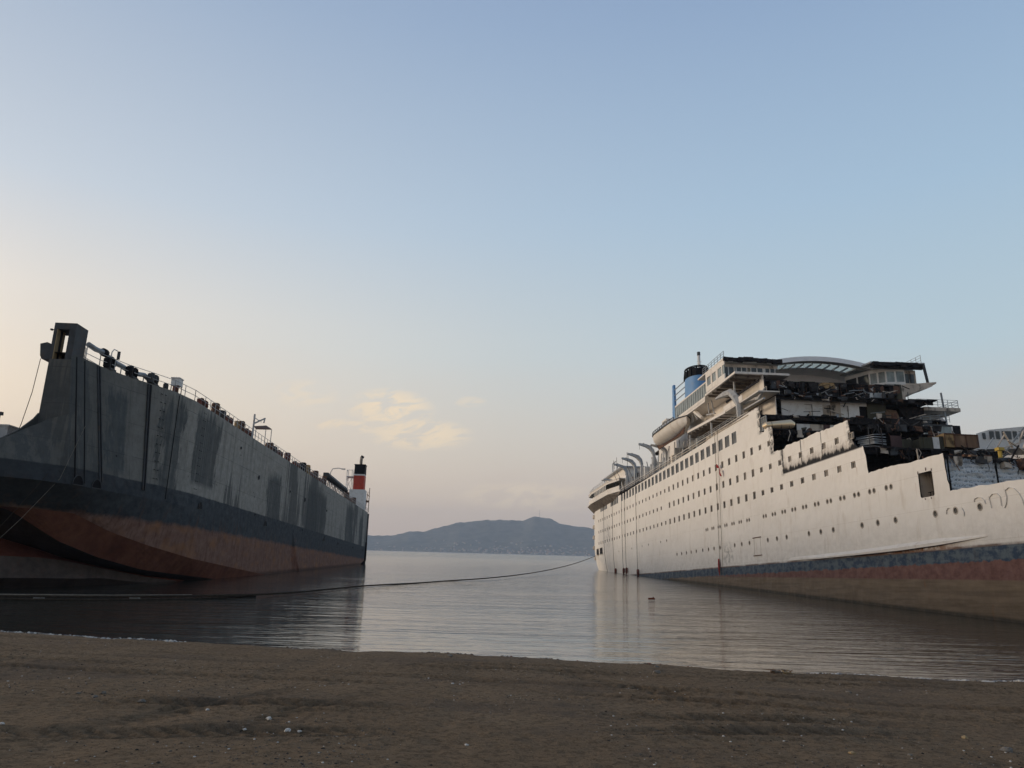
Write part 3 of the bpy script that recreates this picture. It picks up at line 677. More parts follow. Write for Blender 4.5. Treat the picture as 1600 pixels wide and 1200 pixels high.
def place(key, mbf, name, u, w_, parent):
    if key not in protos:
        o = mbf().build(name, parent); protos[key] = o
    else:
        o = protos[key].copy(); COL.objects.link(o); o.parent = parent
    o.location = (u, hv(u, w_), w_); o.rotation_euler = (0, 0, yaw_at(u, w_)); return o
cntw = 0; rest = MB()
random.seed(5)
for (u, wc, a, h_, k) in sorted(rects, key=lambda r: -r[0]):
    if k == 'large_window': place((k, a, h_), lambda: window_mesh(k, a, h_, k), 'large_window', u, wc, ship); continue
    cntw += 1
    dk = random.choice(['dark', 'dark', 'window', 'window', 'window', 'pale'])
    if cntw <= 100: place((dk, a, h_), lambda: window_mesh('window', a, h_, dk), 'window', u, wc, ship)
    else:
        wm = window_mesh('w', a, h_, dk); R_ = Matrix.Translation((u, hv(u, wc), wc)) @ Matrix.Rotation(yaw_at(u, wc), 4, 'Z')
        o0 = len(rest.v); rest.v += [tuple(R_ @ Vector(p)) for p in wm.v]
        for f_, mi_ in zip(wm.f, wm.m): rest.f.append(tuple(o0 + i for i in f_)); rest.m.append(rest.mi(wm.mats[mi_]))
o = rest.build('window', ship); o['kind'] = 'stuff'; o['label'] = 'small square windows towards the stern'
for (u, wc, r_) in ports: place(('p', r_), lambda: port_mesh(r_), 'porthole', u, wc, ship)

# doorway recess with a room behind
mb = MB(); u, wc, a, h_ = DOOR; x0, x1, z0, z1 = u - a / 2 - .1, u + a / 2 + .1, wc - h_ / 2 - .1, wc + h_ / 2 + .1
mb.box((x0, 2.3, z0), (x1, 2.4, z1), M_creamdirty); mb.box((x0, .12, z0 - .05), (x1, 2.3, z0), M_under); mb.box((x0, .12, z1), (x1, 2.3, z1 + .05), M_under)
mb.box((x0 - .05, .12, z0), (x0, 2.3, z1), M_creamdirty); mb.box((x1, .12, z0), (x1 + .05, 2.3, z1), M_creamdirty)
for k in range(4): mb.beam((x0 + .5 + k * .4, .6, z0), (x0 + .5 + k * .4 + .1, .6, z0 + .55), .03, M_black)
mb.beam((x0 + .3, .6, z0 + .55), (x1 - .1, .6, z0 + .6), .035, M_black)
mb.build('shell_door_recess', ship)
mb = MB()
for (dx, dz, L_) in ((-.9, .95, .5), (.2, 1.12, .5), (.95, 1.0, .35), (-.3, -1.12, .25), (.5, -1.12, .25)): mb.beam((u + dx, -.04, wc + dz), (u + dx + .12 * L_, -.06, wc + dz + L_ * .5 * (1 if dz > 0 else -1)), .03, M_rust)
mb.build('door_bracket', ship)
# outline of a closed shell door, and the ledge above the blue band
mb = MB()
for a_, b_ in (((-45.8, 6.5), (-45.75, 8.7)), ((-43.7, 6.5), (-43.7, 8.7))): mb.beam((a_[0], -.01, a_[1]), (b_[0], -.01, b_[1]), .022, M_creamdirty)
for z in (6.48, 8.72): mb.box((-46.1, -.07, z - .05), (-43.4, -.005, z + .05), M_rust)
mb.build('closed_shell_door', ship)
mb = MB()
pts = [(-36, 5.52, 5.50, .02), (-28, 5.55, 5.42, .25), (-20, 5.62, 5.45, .42), (-13, 5.78, 5.52, .42), (-8, 5.92, 5.68, .3), (-2.3, 6.08, 6.0, .02)]
vs = []
for (u_, wt, wb, d_) in pts: vs += [(u_, .03, wt + .35), (u_, -d_, wt), (u_, -d_ * .9, wb), (u_, .03, wb - .02)]
fs = [(i * 4 + k, i * 4 + k + 1, i * 4 + 5 + k, i * 4 + 4 + k) for i in range(5) for k in range(3)]
mb.add(vs, fs[:], M_cream)
for i in range(5): mb.m[i * 3 + 2] = mb.mi(M_rust)
mb.build('rubbing_ledge', ship)
# bulwark cap rails along the top of the side
mb = MB()
for (wl_, th) in ((24.3, .07), (24.75, .05)):
    for u_ in np.arange(-150, -46.5, 5.0): mb.tube([(u_, hv(u_, 24) - .05, wl_ + (u_ + 150) * .0055), (u_ + 5, hv(u_ + 5, 24) - .05, wl_ + (u_ + 155) * .0055)], th, M_creamdirty if th > .06 else M_cream, 4)
mb.build('bulwark_cap_rail', ship)

# decks and bulkheads ------------------------------------------------
DK = [(12.75, -6.3, B), (15.6, -17.7, 14.5), (18.5, -20.3, 10.2), (21.6, -38.1, B), (24.35, -41.6, B)]
random.seed(21)
for (wd, uf, vm) in DK:
    mb = MB()
    # front edge is torn, built as short strips of differing length
    v = .25
    while v < vm - .3:
        v2 = min(v + ru(.7, 2.4), vm - .25); e = ru(-.7, .25)
        mb.box((uf - 6, v, wd - .16), (uf + e, v2 - .01, wd + ru(-.02, .02)), M_char); v = v2
    mb.box((max(uf - 110, -140), .3, wd - .17), (uf - 6.01, vm - .3, wd - .01), M_int)
    if vm < B: mb.box((-140, vm - .25, wd - .17), (-38.5, B - .3, wd - .01), M_int)
    mb.build('deck', ship)
    mb = MB()
    for u_ in np.arange(uf - .6, uf - 14, -2.76): mb.box((u_ - .06, .3, wd - .62), (u_ + .06, vm - .3, wd - .18), M_char)
    for v_ in np.arange(1.6, vm, 2.9): mb.box((uf - 14, v_ - .08, wd - .5), (uf - .15, v_ + .08, wd - .175), M_char)
    mb.build('deck_beam', ship)
# transverse and longitudinal walls; each (u0,u1,v0,v1,w0,w1,material)
def wall(name, u0, u1, v0, v1, w0, w1, mat, jit=.0): 
    mb = MB(); mb.box((u0, v0, w0), (u1, v1, w1), mat, jit); return mb.build(name, ship)
mb = MB()   # foil lined front of the lowest level, gently crumpled
nv, nw = 90, 24
vs = []
for j in range(nw):
    for i in range(nv):
        vv_ = .15 + i * (B - .5) / (nv - 1); w_ = 8.2 + 4.35 * j / (nw - 1)
        vs.append((-6.55 + .22 * noise.noise(Vector((vv_ * 1.3, w_ * 2.4, 0))) + .12 * noise.noise(Vector((vv_ * 4, w_ * 5, 3))), vv_, w_))
mb.add(vs, [(j * nv + i, j * nv + i + 1, (j + 1) * nv + i + 1, (j + 1) * nv + i) for j in range(nw - 1) for i in range(nv - 1)], M_foil)
mb.build('insulated_bulkhead', ship, True)
wall('bulkhead', -6.95, -6.75, .3, B - .3, 8.0, 12.55, M_int)
mb = MB()
for v_ in (.35, 4.4, 11, 16):
    mb = MB(); mb.box((-6.3, v_, 8.2), (-6.15, v_ + .05, 12.6), M_char); mb.build('bulkhead_stiffener', ship)
wall('bulkhead', -24.2, -24.0, .3, B - .3, 12.78, 15.45, M_char)
wall('bulkhead', -30.2, -30.0, .3, 10, 15.65, 18.3, M_char)
wall('bulkhead', -47.2, -47.0, .3, B - .3, 18.55, 21.4, M_char)
wall('bulkhead', -49.2, -49.0, .3, B - .3, 21.65, 24.2, M_int)
# level 15.6-18.5 : olive and maroon panels, rack of pipes
wall('partition', -20.0, -17.9, 6.3, 6.4, 15.65, 16.7, M_olive)
wall('wall_panel', -18.1, -18.0, 6.0, 7.3, 15.65, 16.75, M_olive)
wall('wall_panel', -18.15, -18.05, 7.35, 8.0, 15.65, 16.8, M_white)
wall('wall_panel', -18.2, -18.1, 3.1, 4.2, 15.65, 16.8, M_plum)
wall('wall_panel', -19.2, -19.1, 4.3, 5.9, 15.65, 16.7, M_olive)
wall('wall_panel', -18.1, -18.0, 8.05, 8.4, 15.65, 16.9, M_olive)
mb = MB()
for k in range(9):
    z = 15.85 + .13 * k; mb.tube([(-19.4 - .1 * k, .6 + .1 * (k % 3), z), (-18.4, 1.6, z + ru(-.1, .1)), (-18.6, 2.9, z + ru(-.15, .15))], ru(.03, .07), M_grey, 5)
for v_ in (1.1, 2.4): mb.beam((-18.4, v_, 15.6), (-18.4, v_, 17.6), .04, M_dark)
mb.build('pipe_rack', ship)
# level 12.8 : bits standing on the lowest step
mb = MB()
for k in range(46):
    v_ = ru(.5, 18); u_ = ru(-16, -7); s_ = ru(.2, .9)
    mb.box((u_, v_, 12.78), (u_ + s_ * ru(.3, 1), v_ + s_, 12.78 + s_ * ru(.2, .8)), random.choice([M_rust, M_olive, M_dark, M_creamdirty, M_brownbox, M_char, M_char]), .1)
for k in range(60):
    a = (ru(-16, -7), ru(.5, 18), 12.8); mb.beam(a, (a[0] + ru(-1, 1), a[1] + ru(-1.6, 1.6), a[2] + ru(.1, 1.3)), ru(.03, .08), random.choice([M_rust, M_dark, M_creamdirty, M_char]))
tag(mb.build('scrap_heap', ship), kind='stuff')
# deck wreckage hung from every torn front edge
def hang(u0, v0, v1, wtop, nn, lmin, lmax, mats, seed):
    random.seed(seed); mb = MB()
    for k in range(nn):
        v_ = ru(v0, v1); L_ = ru(lmin, lmax); a = (u0 + ru(-.8, .2), v_, wtop); pts = [a]
        for j in range(3): a = (a[0] + ru(-.15, .25), a[1] + ru(-.25, .25), a[2] - L_ / 3); pts.append(a)
        mb.tube(pts, ru(.02, .06), random.choice(mats), 4)
    for k in range(nn // 2):
        v_ = ru(v0, v1); a = ru(.3, 1.0); h_ = ru(.2, lmax * .7)
        mb.box((u0 + ru(-.5, .1), v_, wtop - h_), (u0 + ru(.12, .2), v_ + a, wtop), random.choice(mats), .12)
    return tag(mb.build('hanging_wreckage', ship), kind='stuff')
CH = [M_char, M_char, M_dark, M_int, M_creamdirty, M_rust]
hang(-6.2, .5, B - 1, 12.6, 60, .3, 1.3, CH, 1); hang(-17.8, 1, 13.5, 15.5, 30, .3, 1.3, CH, 2); hang(-20.4, 1, 9.6, 18.4, 26, .3, 1.2, CH, 3)
hang(-38.3, .6, B - 1, 21.5, 44, .3, 1.5, CH, 4); hang(-41.7, .6, B - 1, 24.2, 26, .2, .8, CH, 5)
# level 18.6 step and 21.7 step
random.seed(31); mb = MB()
for k in range(26):
    v_ = ru(.6, 24); u_ = ru(-40.5, -38.6); s_ = ru(.2, .8)
    mb.box((u_, v_, 21.62), (u_ + s_, v_ + s_, 21.62 + s_ * ru(.3, .9)), random.choice([M_rust, M_olive, M_dark, M_creamdirty, M_char]), .1)
for k in range(40):
    a = (ru(-36, -21), ru(6, 9.8), 18.5); mb.beam(a, (a[0] + ru(-1, 1), a[1] + ru(-2, 2), a[2] + ru(.2, 1.8)), ru(.04, .09), random.choice([M_rust, M_dark, M_char]))
tag(mb.build('scrap_heap', ship), kind='stuff')
# white cabin fronts seen between decks 21.6 and 24.35, and above
mb = MB()
for (v0, v1, mt) in ((5.4, 7.2, M_white), (7.25, 9.0, M_creamdirty), (9.05, 9.9, M_plum), (9.95, 15.2, M_white), (15.25, 17.6, M_creamdirty), (17.65, 22.0, M_olive)):
    mb.box((-42.6, v0, 21.62), (-42.5, v1, 23.35), mt)
mb.build('cabin_front', ship)
mb = MB(); doors = [7.4, 9.9, 12.4, 15.0]
v = 4.2
for dv in doors:
    mb.box((-44.1, v, 24.4), (-44.0, dv, 27.0), M_white if dv != 12.4 else M_creamdirty); v = dv + 1.1
mb.box((-44.1, v, 24.4), (-44.0, 18.8, 27.0), M_olive)
for dv in doors: mb.box((-44.1, dv, 26.45), (-44.0, dv + 1.1, 27.0), M_white)
mb.build('cabin_front', ship)
for k, dv in enumerate(doors):
    if k in (1, 3): wall('door', -44.3, -44.2, dv, dv + 1.1, 24.4, 26.45, M_creamdirty if k == 1 else M_black)
    else: wall('door', -44.3, -44.2, dv, dv + 1.1, 24.4, 26.45, M_white)
# deck 27.3 and 30.2, set back from the side by 3 m (near) and carrying the lifeboats
def torn_deck(wd, uf, v0, v1, back, e0=.6, mat=M_char, th=.16):
    mb = MB(); v = v0
    while v < v1 - .05:
        v2 = min(v + ru(.6, 2.2), v1); mb.box((uf - 5, v, wd - th), (uf + ru(-e0, .2), v2 - .01, wd), mat); v = v2
    mb.box((uf - back, v0, wd - th - .01), (uf - 5.01, v1, wd - .01), M_under)
    o = mb.build('deck', ship)
    mb = MB()
    for u_ in np.arange(uf - .8, uf - 12, -2.76): mb.box((u_ - .05, v0, wd - th - .4), (u_ + .05, v1, wd - th - .015), mat)
    mb.build('deck_beam', ship); return o
random.seed(41)
torn_deck(27.35, -42.4, 3.0, 25.0, 92); torn_deck(30.35, -46.4, 3.2, 22.5, 60)
hang(-42.5, 4, 24, 27.2, 26, .2, .8, CH, 6); hang(-46.6, 4, 22, 30.2, 70, .4, 1.9, CH, 7)
# side wall of the superstructure, near side v=3
mb = MB(); mb.box((-128, 3.0, 24.4), (-43.1, 3.12, 27.15), M_cream); mb.box((-100, 3.0, 27.4), (-46.3, 3.12, 31.0), M_cream)
for k in range(6): mb.prism([(-46.3, 3.0, 27.4 + k * .6), (-46.3, 3.0, 28.0 + k * .6), (-46.0 + ru(-.15, .3), 3.0, 27.9 + k * .6 - .1), (-46.0 + ru(-.15, .2), 3.0, 27.5 + k * .6)], (0, .12, 0), M_char)
mb.build('superstructure_side', ship)
mb = MB()
mb.box((-52, 15.3, 27.4), (-51.8, 22.3, 30.2), M_int); mb.box((-50, 4.6, 27.4), (-49.8, 15.3, 30.2), M_int); mb.box((-53, 22.8, 24.4), (-52.8, 25, 27.2), M_int)
mb.build('burnt_cabin_wall', ship)
for (u_, w_, a, h_) in [(-45.8, 28.6, .7, 1.1), (-52, 28.7, 1.1, 1.2), (-56.5, 28.7, 1.1, 1.2), (-61, 28.7, 1.1, 1.2), (-66, 28.6, .9, 1.4), (-70, 28.6, .9, 1.4), (-75, 28.6, 1.1, 1.2), (-80, 28.6, 1.1, 1.2)] + [(-48 - 4.2 * k, 25.7, 1.1, 1.2) for k in range(18)]:
    key = ('cw', a, h_)
    if key not in protos:
        mbw = MB(); mbw.box((-a / 2, -.04, -h_ / 2), (a / 2, .03, h_ / 2), M_creamdirty); mbw.box((-a / 2 + .08, -.06, -h_ / 2 + .08), (a / 2 - .08, -.042, h_ / 2 - .08), M_glassdark)
        protos[key] = mbw.build('cabin_window', ship); o = protos[key]
    else: o = protos[key].copy(); COL.objects.link(o); o.parent = ship
    o.location = (u_, 2.98, w_)
# wreckage inside the opened decks, ochre and pale scraps
random.seed(51); mb = MB()
for (wd, u0, u1, v0, v1, nn) in ((27.38, -49, -43, 4.8, 21, 75), (24.4, -43.9, -42, 4.5, 23, 14)):
    for k in range(nn):
        u_, v_, s_ = ru(u0, u1), ru(v0, v1), ru(.15, .75); h_ = ru(.1, 1.4) * s_
        mb.box((u_, v_, wd), (u_ + s_ * ru(.2, 1), v_ + s_ * ru(.4, 1.5), wd + h_ + .15), random.choice([M_char, M_dark, M_int, M_olive, M_grey, M_creamdirty, M_char, M_rust]), .12)
    for k in range(nn):
        a = (ru(u0, u1), ru(v0, v1), wd + ru(0, 2.2)); mb.beam(a, (a[0] + ru(-1, 1), a[1] + ru(-2.5, 2.5), a[2] + ru(-.8, .8)), ru(.03, .09), random.choice([M_char, M_char, M_dark, M_grey, M_creamdirty]))
tag(mb.build('cabin_wreckage', ship), kind='stuff')
mb = MB(); mb.prism([(-44.6, 9.8, 29.35), (-44.6, 10.6, 29.75), (-44.6, 12.1, 29.75), (-44.6, 12.3, 29.0), (-44.6, 10.9, 28.95), (-44.6, 10.6, 29.2)], (-.1, 0, 0), M_ochre); mb.build('ochre_panel', ship)
mb = MB(); mb.box((-45.2, 17.1, 27.5), (-45.1, 17.8, 28.7), M_white); mb.box((-45.2, 17.9, 27.6), (-45.1, 18.25, 28.4), M_white); mb.tube([(-44.5, 18.7, 24.4), (-44.5, 18.7, 27.2)], .14, M_grey, 8); mb.build('steel_post', ship)
mb = MB(); mb.prism([(-43.0, 18.2, 24.5), (-43.2, 20.2, 24.5), (-44.6, 20.6, 26.2), (-44.4, 18.8, 26.3)], (-.1, 0, .05), M_brownbox); mb.build('leaning_panel', ship)

# top house: wings either side of the arched pool roof ------------------------------
# near wing floor slab with its outboard edge, reaching v=-1
mb = MB()
mb.prism([(-58.6, -1.1, 31.2), (-46.4, -1.0, 31.35), (-46.4, 6.8, 31.35), (-62, 6.8, 31.2), (-62, .0, 31.2)], (0, 0, -.3), M_cream)
mb.build('wing_floor', ship)
mb = MB()
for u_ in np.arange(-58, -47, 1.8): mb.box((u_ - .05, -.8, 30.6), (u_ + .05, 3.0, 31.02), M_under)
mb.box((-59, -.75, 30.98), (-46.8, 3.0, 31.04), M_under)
mb.build('wing_underside', ship)
mb = MB()      # near wing: side wall with piers
def oblique(mb, a, b_, w0, w1, th, mat):
    a = Vector((a[0], a[1], 0)); b_ = Vector((b_[0], b_[1], 0)); d_ = (b_ - a).normalized(); nrm_ = Vector((-d_.y, d_.x, 0)) * th
    mb.prism([a + Vector((0, 0, w0)), b_ + Vector((0, 0, w0)), b_ + Vector((0, 0, w1)), a + Vector((0, 0, w1))], nrm_, mat)
A0, A1 = (-58.3, -1.0), (-50.4, -.95)
oblique(mb, A0, A1, 31.36, 32.2, .15, M_cream); oblique(mb, A0, A1, 33.55, 34.35, .15, M_cream)
for f0, f1 in ((0, .08), (.28, .36), (.56, .66), (.86, .9)):
    p = lambda t_: (A0[0] + (A1[0] - A0[0]) * t_, A0[1] + (A1[1] - A0[1]) * t_)
    oblique(mb, p(f0), p(f1), 32.2, 33.55, .15, M_cream)
mb.build('lounge_side_wall', ship)
mb = MB(); mb.box((-58.2, -.9, 32.2), (-50.5, -.86, 33.55), M_glassblue); mb.build('lounge_glazing', ship)
mb = MB()      # roof of the near wing, torn black front
mb.box((-62, -1.0, 34.36), (-50.6, 7.6, 34.55), M_cream)
for k in range(12):
    v0 = -1.0 + k * .72; mb.box((-50.6, v0, 33.9 + ru(0, .3)), (-50.2 + ru(-.2, .3), v0 + .71, 34.6 + ru(-.05, .12)), M_char, .04)
mb.build('wing_roof', ship)
mb = MB()      # front glazing of near wing, white framed
for (v0, v1) in ((-.8, .9), (1.2, 2.8), (3.4, 5.2), (5.5, 7.0)):
    mb.box((-51.5, v0, 31.4), (-51.4, v1, 32.2), M_white if v0 > 1 else M_dark)
    mb.box((-51.5, v0, 32.2), (-51.46, v1, 33.5), M_glassdark)
    for c_ in (v0, (v0 + v1) / 2, v1): mb.box((-51.5, c_ - .06, 32.2), (-51.36, c_ + .06, 33.5), M_white)
mb.box((-51.5, -.8, 33.5), (-51.4, 7.4, 33.95), M_creamdirty); mb.box((-51.52, 5.2, 31.4), (-51.42, 5.5, 33.5), M_white)
mb.build('lounge_front', ship)
# railing on near wing roof
def railing(name, parent, pts, h_=1.05, step=1.5, mat=M_grey, r_=.03, mids=(.35, .7)):
    mb = MB(); 
    for a, b_ in zip(pts[:-1], pts[1:]):
        a = Vector(a); b_ = Vector(b_); n_ = max(1, int((b_ - a).length / step))
        for k in range(n_ + 1): p = a.lerp(b_, k / n_); mb.beam(p, p + Vector((0, 0, h_)), r_ * 1.25, mat)
        for f_ in (*mids, 1): mb.beam(a + Vector((0, 0, h_ * f_)), b_ + Vector((0, 0, h_ * f_)), r_, mat)
    return mb.build(name, parent)
railing('railing', ship, [(-60, -.8, 34.55), (-50.7, -.8, 34.55)], 1.1, 1.3, M_grey, .035)
# glazed screen running aft along the top deck
mb = MB()
mb.box((-78, .0, 31.3), (-59.5, .12, 31.75), M_cream); mb.box((-78, .0, 33.75), (-59.5, .12, 34.0), M_cream)
for u_ in np.arange(-78, -59.4, 1.15): mb.box((u_ - .07, -.02, 31.75), (u_ + .07, .1, 33.75), M_grey)
mb.box((-78, .04, 31.75), (-59.5, .07, 33.75), M_glassblue)
mb.build('glazed_screen', ship)
mb = MB(); mb.box((-79, .0, 30.9), (-62, 6.8, 31.25), M_cream); mb.box((-79, 2.9, 28), (-60, 3.0, 30.9), M_cream); mb.build('deck', ship)
# arched pool roof
mb = MB(); NA = 22; v0, v1 = 6.5, 22.5; rise = 1.05
def arc(v, base): 
    t_ = (v - v0) / (v1 - v0) * 2 - 1; return base + rise * (1 - t_ * t_)
vsA = [v0 + (v1 - v0) * k / NA for k in range(NA + 1)]
uf = -52.2
prof3 = [(uf, 34.2, M_davit), (uf, 34.95, M_davit), (uf - 30, 34.95, M_davit)]
for k in range(NA):
    a, b_ = vsA[k], vsA[k + 1]
    mb.add([(uf, a, arc(a, 34.25)), (uf, b_, arc(b_, 34.25)), (uf, b_, arc(b_, 34.95)), (uf, a, arc(a, 34.95))], [(0, 1, 2, 3)], M_roofgrey)
    for (ua_, ub_) in ((uf, uf - 1.0), (uf - 6.6, uf - 30)): mb.add([(ua_, a, arc(a, 34.95)), (ua_, b_, arc(b_, 34.95)), (ub_, b_, arc(b_, 34.95)), (ub_, a, arc(a, 34.95))], [(0, 1, 2, 3)], M_roofgrey)
    mb.add([(uf, a, arc(a, 34.25)), (uf, b_, arc(b_, 34.25)), (uf - 1.2, b_, arc(b_, 34.25)), (uf - 1.2, a, arc(a, 34.25))], [(0, 1, 2, 3)], M_davit)
    mb.add([(uf - 3.4, a, arc(a, 34.2)), (uf - 3.4, b_, arc(b_, 34.2)), (uf - 30, b_, arc(b_, 34.2)), (uf - 30, a, arc(a, 34.2))], [(0, 1, 2, 3)], M_roofgrey)
mb.build('pool_roof', ship, False)
for k in range(11):
    a = v0 + .5 + k * (v1 - v0 - 1) / 11; b_ = a + (v1 - v0 - 1) / 11 - .12; mb = MB()
    mb.prism([(uf - 1.2, a, arc(a, 34.2)), (uf - 1.2, b_, arc(b_, 34.2)), (uf - 3.4, b_, arc(b_, 34.2)), (uf - 3.4, a, arc(a, 34.2))], (0, 0, .06), M_sky)
    mb.build('skylight', ship)
mb = MB()
for k in range(12):
    a = v0 + .45 + k * (v1 - v0 - 1) / 11; mb.box((uf - 3.5, a - .06, arc(a, 34.0)), (uf - 1.15, a + .06, arc(a, 34.25)), M_grey)
mb.box((uf - 7.1, v0, 31.3), (uf - 7.0, v1, 35.2), M_roofgrey); mb.box((uf - 6.9, v0, 32.3), (uf - 6.5, v1, 32.6), M_davit)
mb.build('roof_frame', ship)
# far wing: white framed windows stepping back to the pool roof
mb = MB(); WN = [(-56.6, 20.4), (-52.6, 22.0), (-51.0, 23.6), (-50.5, 26.2), (-50.8, 28.1)]
mb.prism([(-57, 19.9, 34.6), (-50.2, 21.0, 34.7), (-49.6, 28.9, 34.65), (-58, 28.9, 34.6)], (0, 0, .25), M_davit)
mb.prism([(-60, 21.5, 31.2), (-51.5, 21.7, 31.2), (-48.6, 29.6, 31.5), (-58, 29.2, 31.2)], (0, 0, .25), M_creamdirty)
mb.build('wing_roof', ship)
mb = MB()
for k in range(9): mb.box((-50.0 + ru(-.2, .2), 21.0 + k * .86, 34.2 + ru(-.1, .2)), (-49.5, 21.86 + k * .86, 34.72 + ru(-.05, .1)), M_char, .04)
mb.box((-50.4, 21.0, 34.0), (-50.0, 28.8, 34.6), M_char)
mb.prism([(-49.0, 28.6, 31.5), (-49.0, 28.85, 31.5), (-49.4, 28.75, 34.7), (-49.4, 28.45, 34.7)], (-.3, 0, 0), M_dark)
mb.build('torn_roof_edge', ship)
mb = MB()
for (a, b_) in zip(WN[:-1], WN[1:]):
    if a[1] > 26: continue
    A_ = Vector((a[0], a[1], 0)); B_ = Vector((b_[0], b_[1], 0)); n_ = 2
    oblique(mb, a, b_, 31.5, 32.15, .1, M_white); oblique(mb, a, b_, 33.75, 34.3, .1, M_white)
    for k in range(n_ + 1):
        p = A_.lerp(B_, k / n_); q = (B_ - A_).normalized() * .12; p0 = p - q if k else p; p1 = p + q if k < n_ else p
        oblique(mb, p0, p1, 32.15, 33.75, .1, M_white)
    oblique(mb, A_ + Vector((-.04, 0, 0)), B_ + Vector((-.04, 0, 0)), 32.15, 33.75, .03, M_glassblue if a[1] > 21 else M_glassdark)
mb.box((-51.4, 26.3, 31.5), (-51.3, 28.4, 34.2), M_creamdirty); mb.box((-51.29, 26.6, 32.2), (-51.27, 27.3, 33.6), M_glassdark); mb.box((-51.29, 27.4, 32.2), (-51.27, 28.1, 33.6), M_glassdark)
mb.build('lounge_front', ship)
mb = MB(); mb.prism([(-49.2, 22.6, 31.15), (-48.8, 29.4, 31.45), (-48.8, 29.0, 31.1), (-49.2, 23.6, 29.2), (-49.2, 22.8, 29.2)], (-3, 0, 0), M_creamdirty)
mb.build('wing_bracket', ship)
railing('railing', ship, [(-58, 28.5, 34.9), (-49.8, 28.5, 34.9)], 1.2, 1.1, M_grey, .03)
# dark mass of burnt decks under the far wing, olive column
mb = MB(); mb.prism([(-49.5, 14.2, 30.9), (-49.5, 21.9, 31.3), (-49.5, 22.4, 30.3), (-49.5, 21.8, 27.2), (-49.5, 18.6, 27.4), (-49.5, 17.6, 28.9)], (-6, 0, 0), M_char); mb.build('collapsed_deck', ship)
mb = MB(); mb.box((-47.6, 22.3, 26.9), (-46.8, 23.1, 30.6), M_olive); mb.box((-47.5, 23.2, 26.9), (-47, 23.7, 30.2), M_creamdirty); mb.build('column', ship)
mb = MB()     # open far balcony deck with railing at w=27
mb.box((-50, 24.4, 26.35), (-44.3, 29.6, 26.85), M_creamdirty); mb.prism([(-44.6, 20.8, 26.6), (-44.4, 24.4, 26.8), (-44.4, 24.4, 25.7), (-44.6, 22.0, 25.0)], (-4, 0, 0), M_char)
mb.build('balcony_deck', ship)
railing('railing', ship, [(-44.4, 23.6, 26.85), (-44.4, 29.4, 26.85), (-49.5, 29.4, 26.85)], 1.1, 1.2, M_grey, .03)
mb = MB()
mb.tube([(-44.6, 27.6, 24.2), (-44.6, 27.3, 29.0)], .13, M_grey, 8)
mb.build('steel_post', ship)
mb = MB()
for a, b_ in (((-45, 22.8, 29.0), (-45, 22.4, 26.9)), ((-44.5, 22.5, 24.6), (-44.5, 21.6, 22.4)), ((-44.5, 24, 26.3), (-44.5, 24, 23)), ((-44.5, 22.2, 25), (-44.5, 24, 23.2))): mb.tube([a, ((a[0] + b_[0]) / 2, (a[1] + b_[1]) / 2 + .12, (a[2] + b_[2]) / 2), b_], .05, M_dark, 4)
mb.build('dangling_cable', ship)
railing('railing', ship, [(-42, 22.2, 23.7), (-42, 26.2, 24.2)], 1.1, 1.1, M_grey, .03)
mb = MB()     # glazed shelter at the far edge of the 21.6 deck
mb.box((-41.5, 22.0, 21.62), (-41.4, 26.1, 22.0), M_white); mb.box((-41.5, 22.0, 23.5), (-41.4, 26.1, 23.75), M_dark)
for v_ in (22.05, 24.0, 25.95): mb.box((-41.52, v_ - .08, 22.0), (-41.36, v_ + .08, 23.5), M_white)
mb.box((-41.47, 22.1, 22.0), (-41.44, 25.9, 23.5), M_glassblue); mb.box((-43, 26.2, 21.62), (-41.5, 27.2, 23.7), M_char)
mb.build('glazed_shelter', ship)
mb = MB(); mb.box((-41.7, 17.6, 21.62), (-41.3, 21.8, 24.1), M_char, .15); mb.build('burnt_cabin_wall', ship)
# foredeck clutter on the lowest steps at the right: long white house with dark slots, derrick legs
mb = MB()
H0 = [RF.hit(x, y, u=-26) for x, y in ((1525, 696), (1525, 677.5), (1545, 671.5), (1593, 667), (1650, 662), (1650, 700), (1525, 702))]
mb.prism(H0, (-3, 4.5, 0), M_white)
mb.build('low_deckhouse', ship)
for k, (xa, xb) in enumerate(((1513, 1521), (1526, 1531), (1536, 1539), (1547, 1552), (1557, 1561), (1567, 1579), (1584, 1588), (1594, 1600), (1606, 1622))):
    if k == 1: continue
    yt = 674 + max(0, 1545 - xa) * .3; a = RF.hit(xa, 686, u=-25.98); b_ = RF.hit(xb, yt, u=-25.98); mb = MB()
    if a.y < RF.hit(1526, 683, u=-26).y: continue
    mb.box((-25.985, a.y, a.z), (-25.93, b_.y, b_.z), M_glassdark); mb.build('dark_slot_window', ship)
mb = MB()
for (x0, y0, x1, y1, r_) in ((1600, 668, 1572, 705, .09), (1568, 675, 1582, 700, .08), (1575, 688, 1600, 705, .08), (1590, 700, 1600, 670, .07), (1555, 705, 1570, 678, .06), (1540, 703, 1552, 684, .05), (1568, 700, 1598, 690, .06), (1600, 680, 1625, 700, .09), (1611, 664, 1600, 700, .1)):
    mb.beam(RF.hit(x0, y0, u=-8), RF.hit(x1, y1, u=-8.5), r_, random.choice([M_creamdirty, M_davit, M_grey]))
mb.build('broken_derrick', ship)

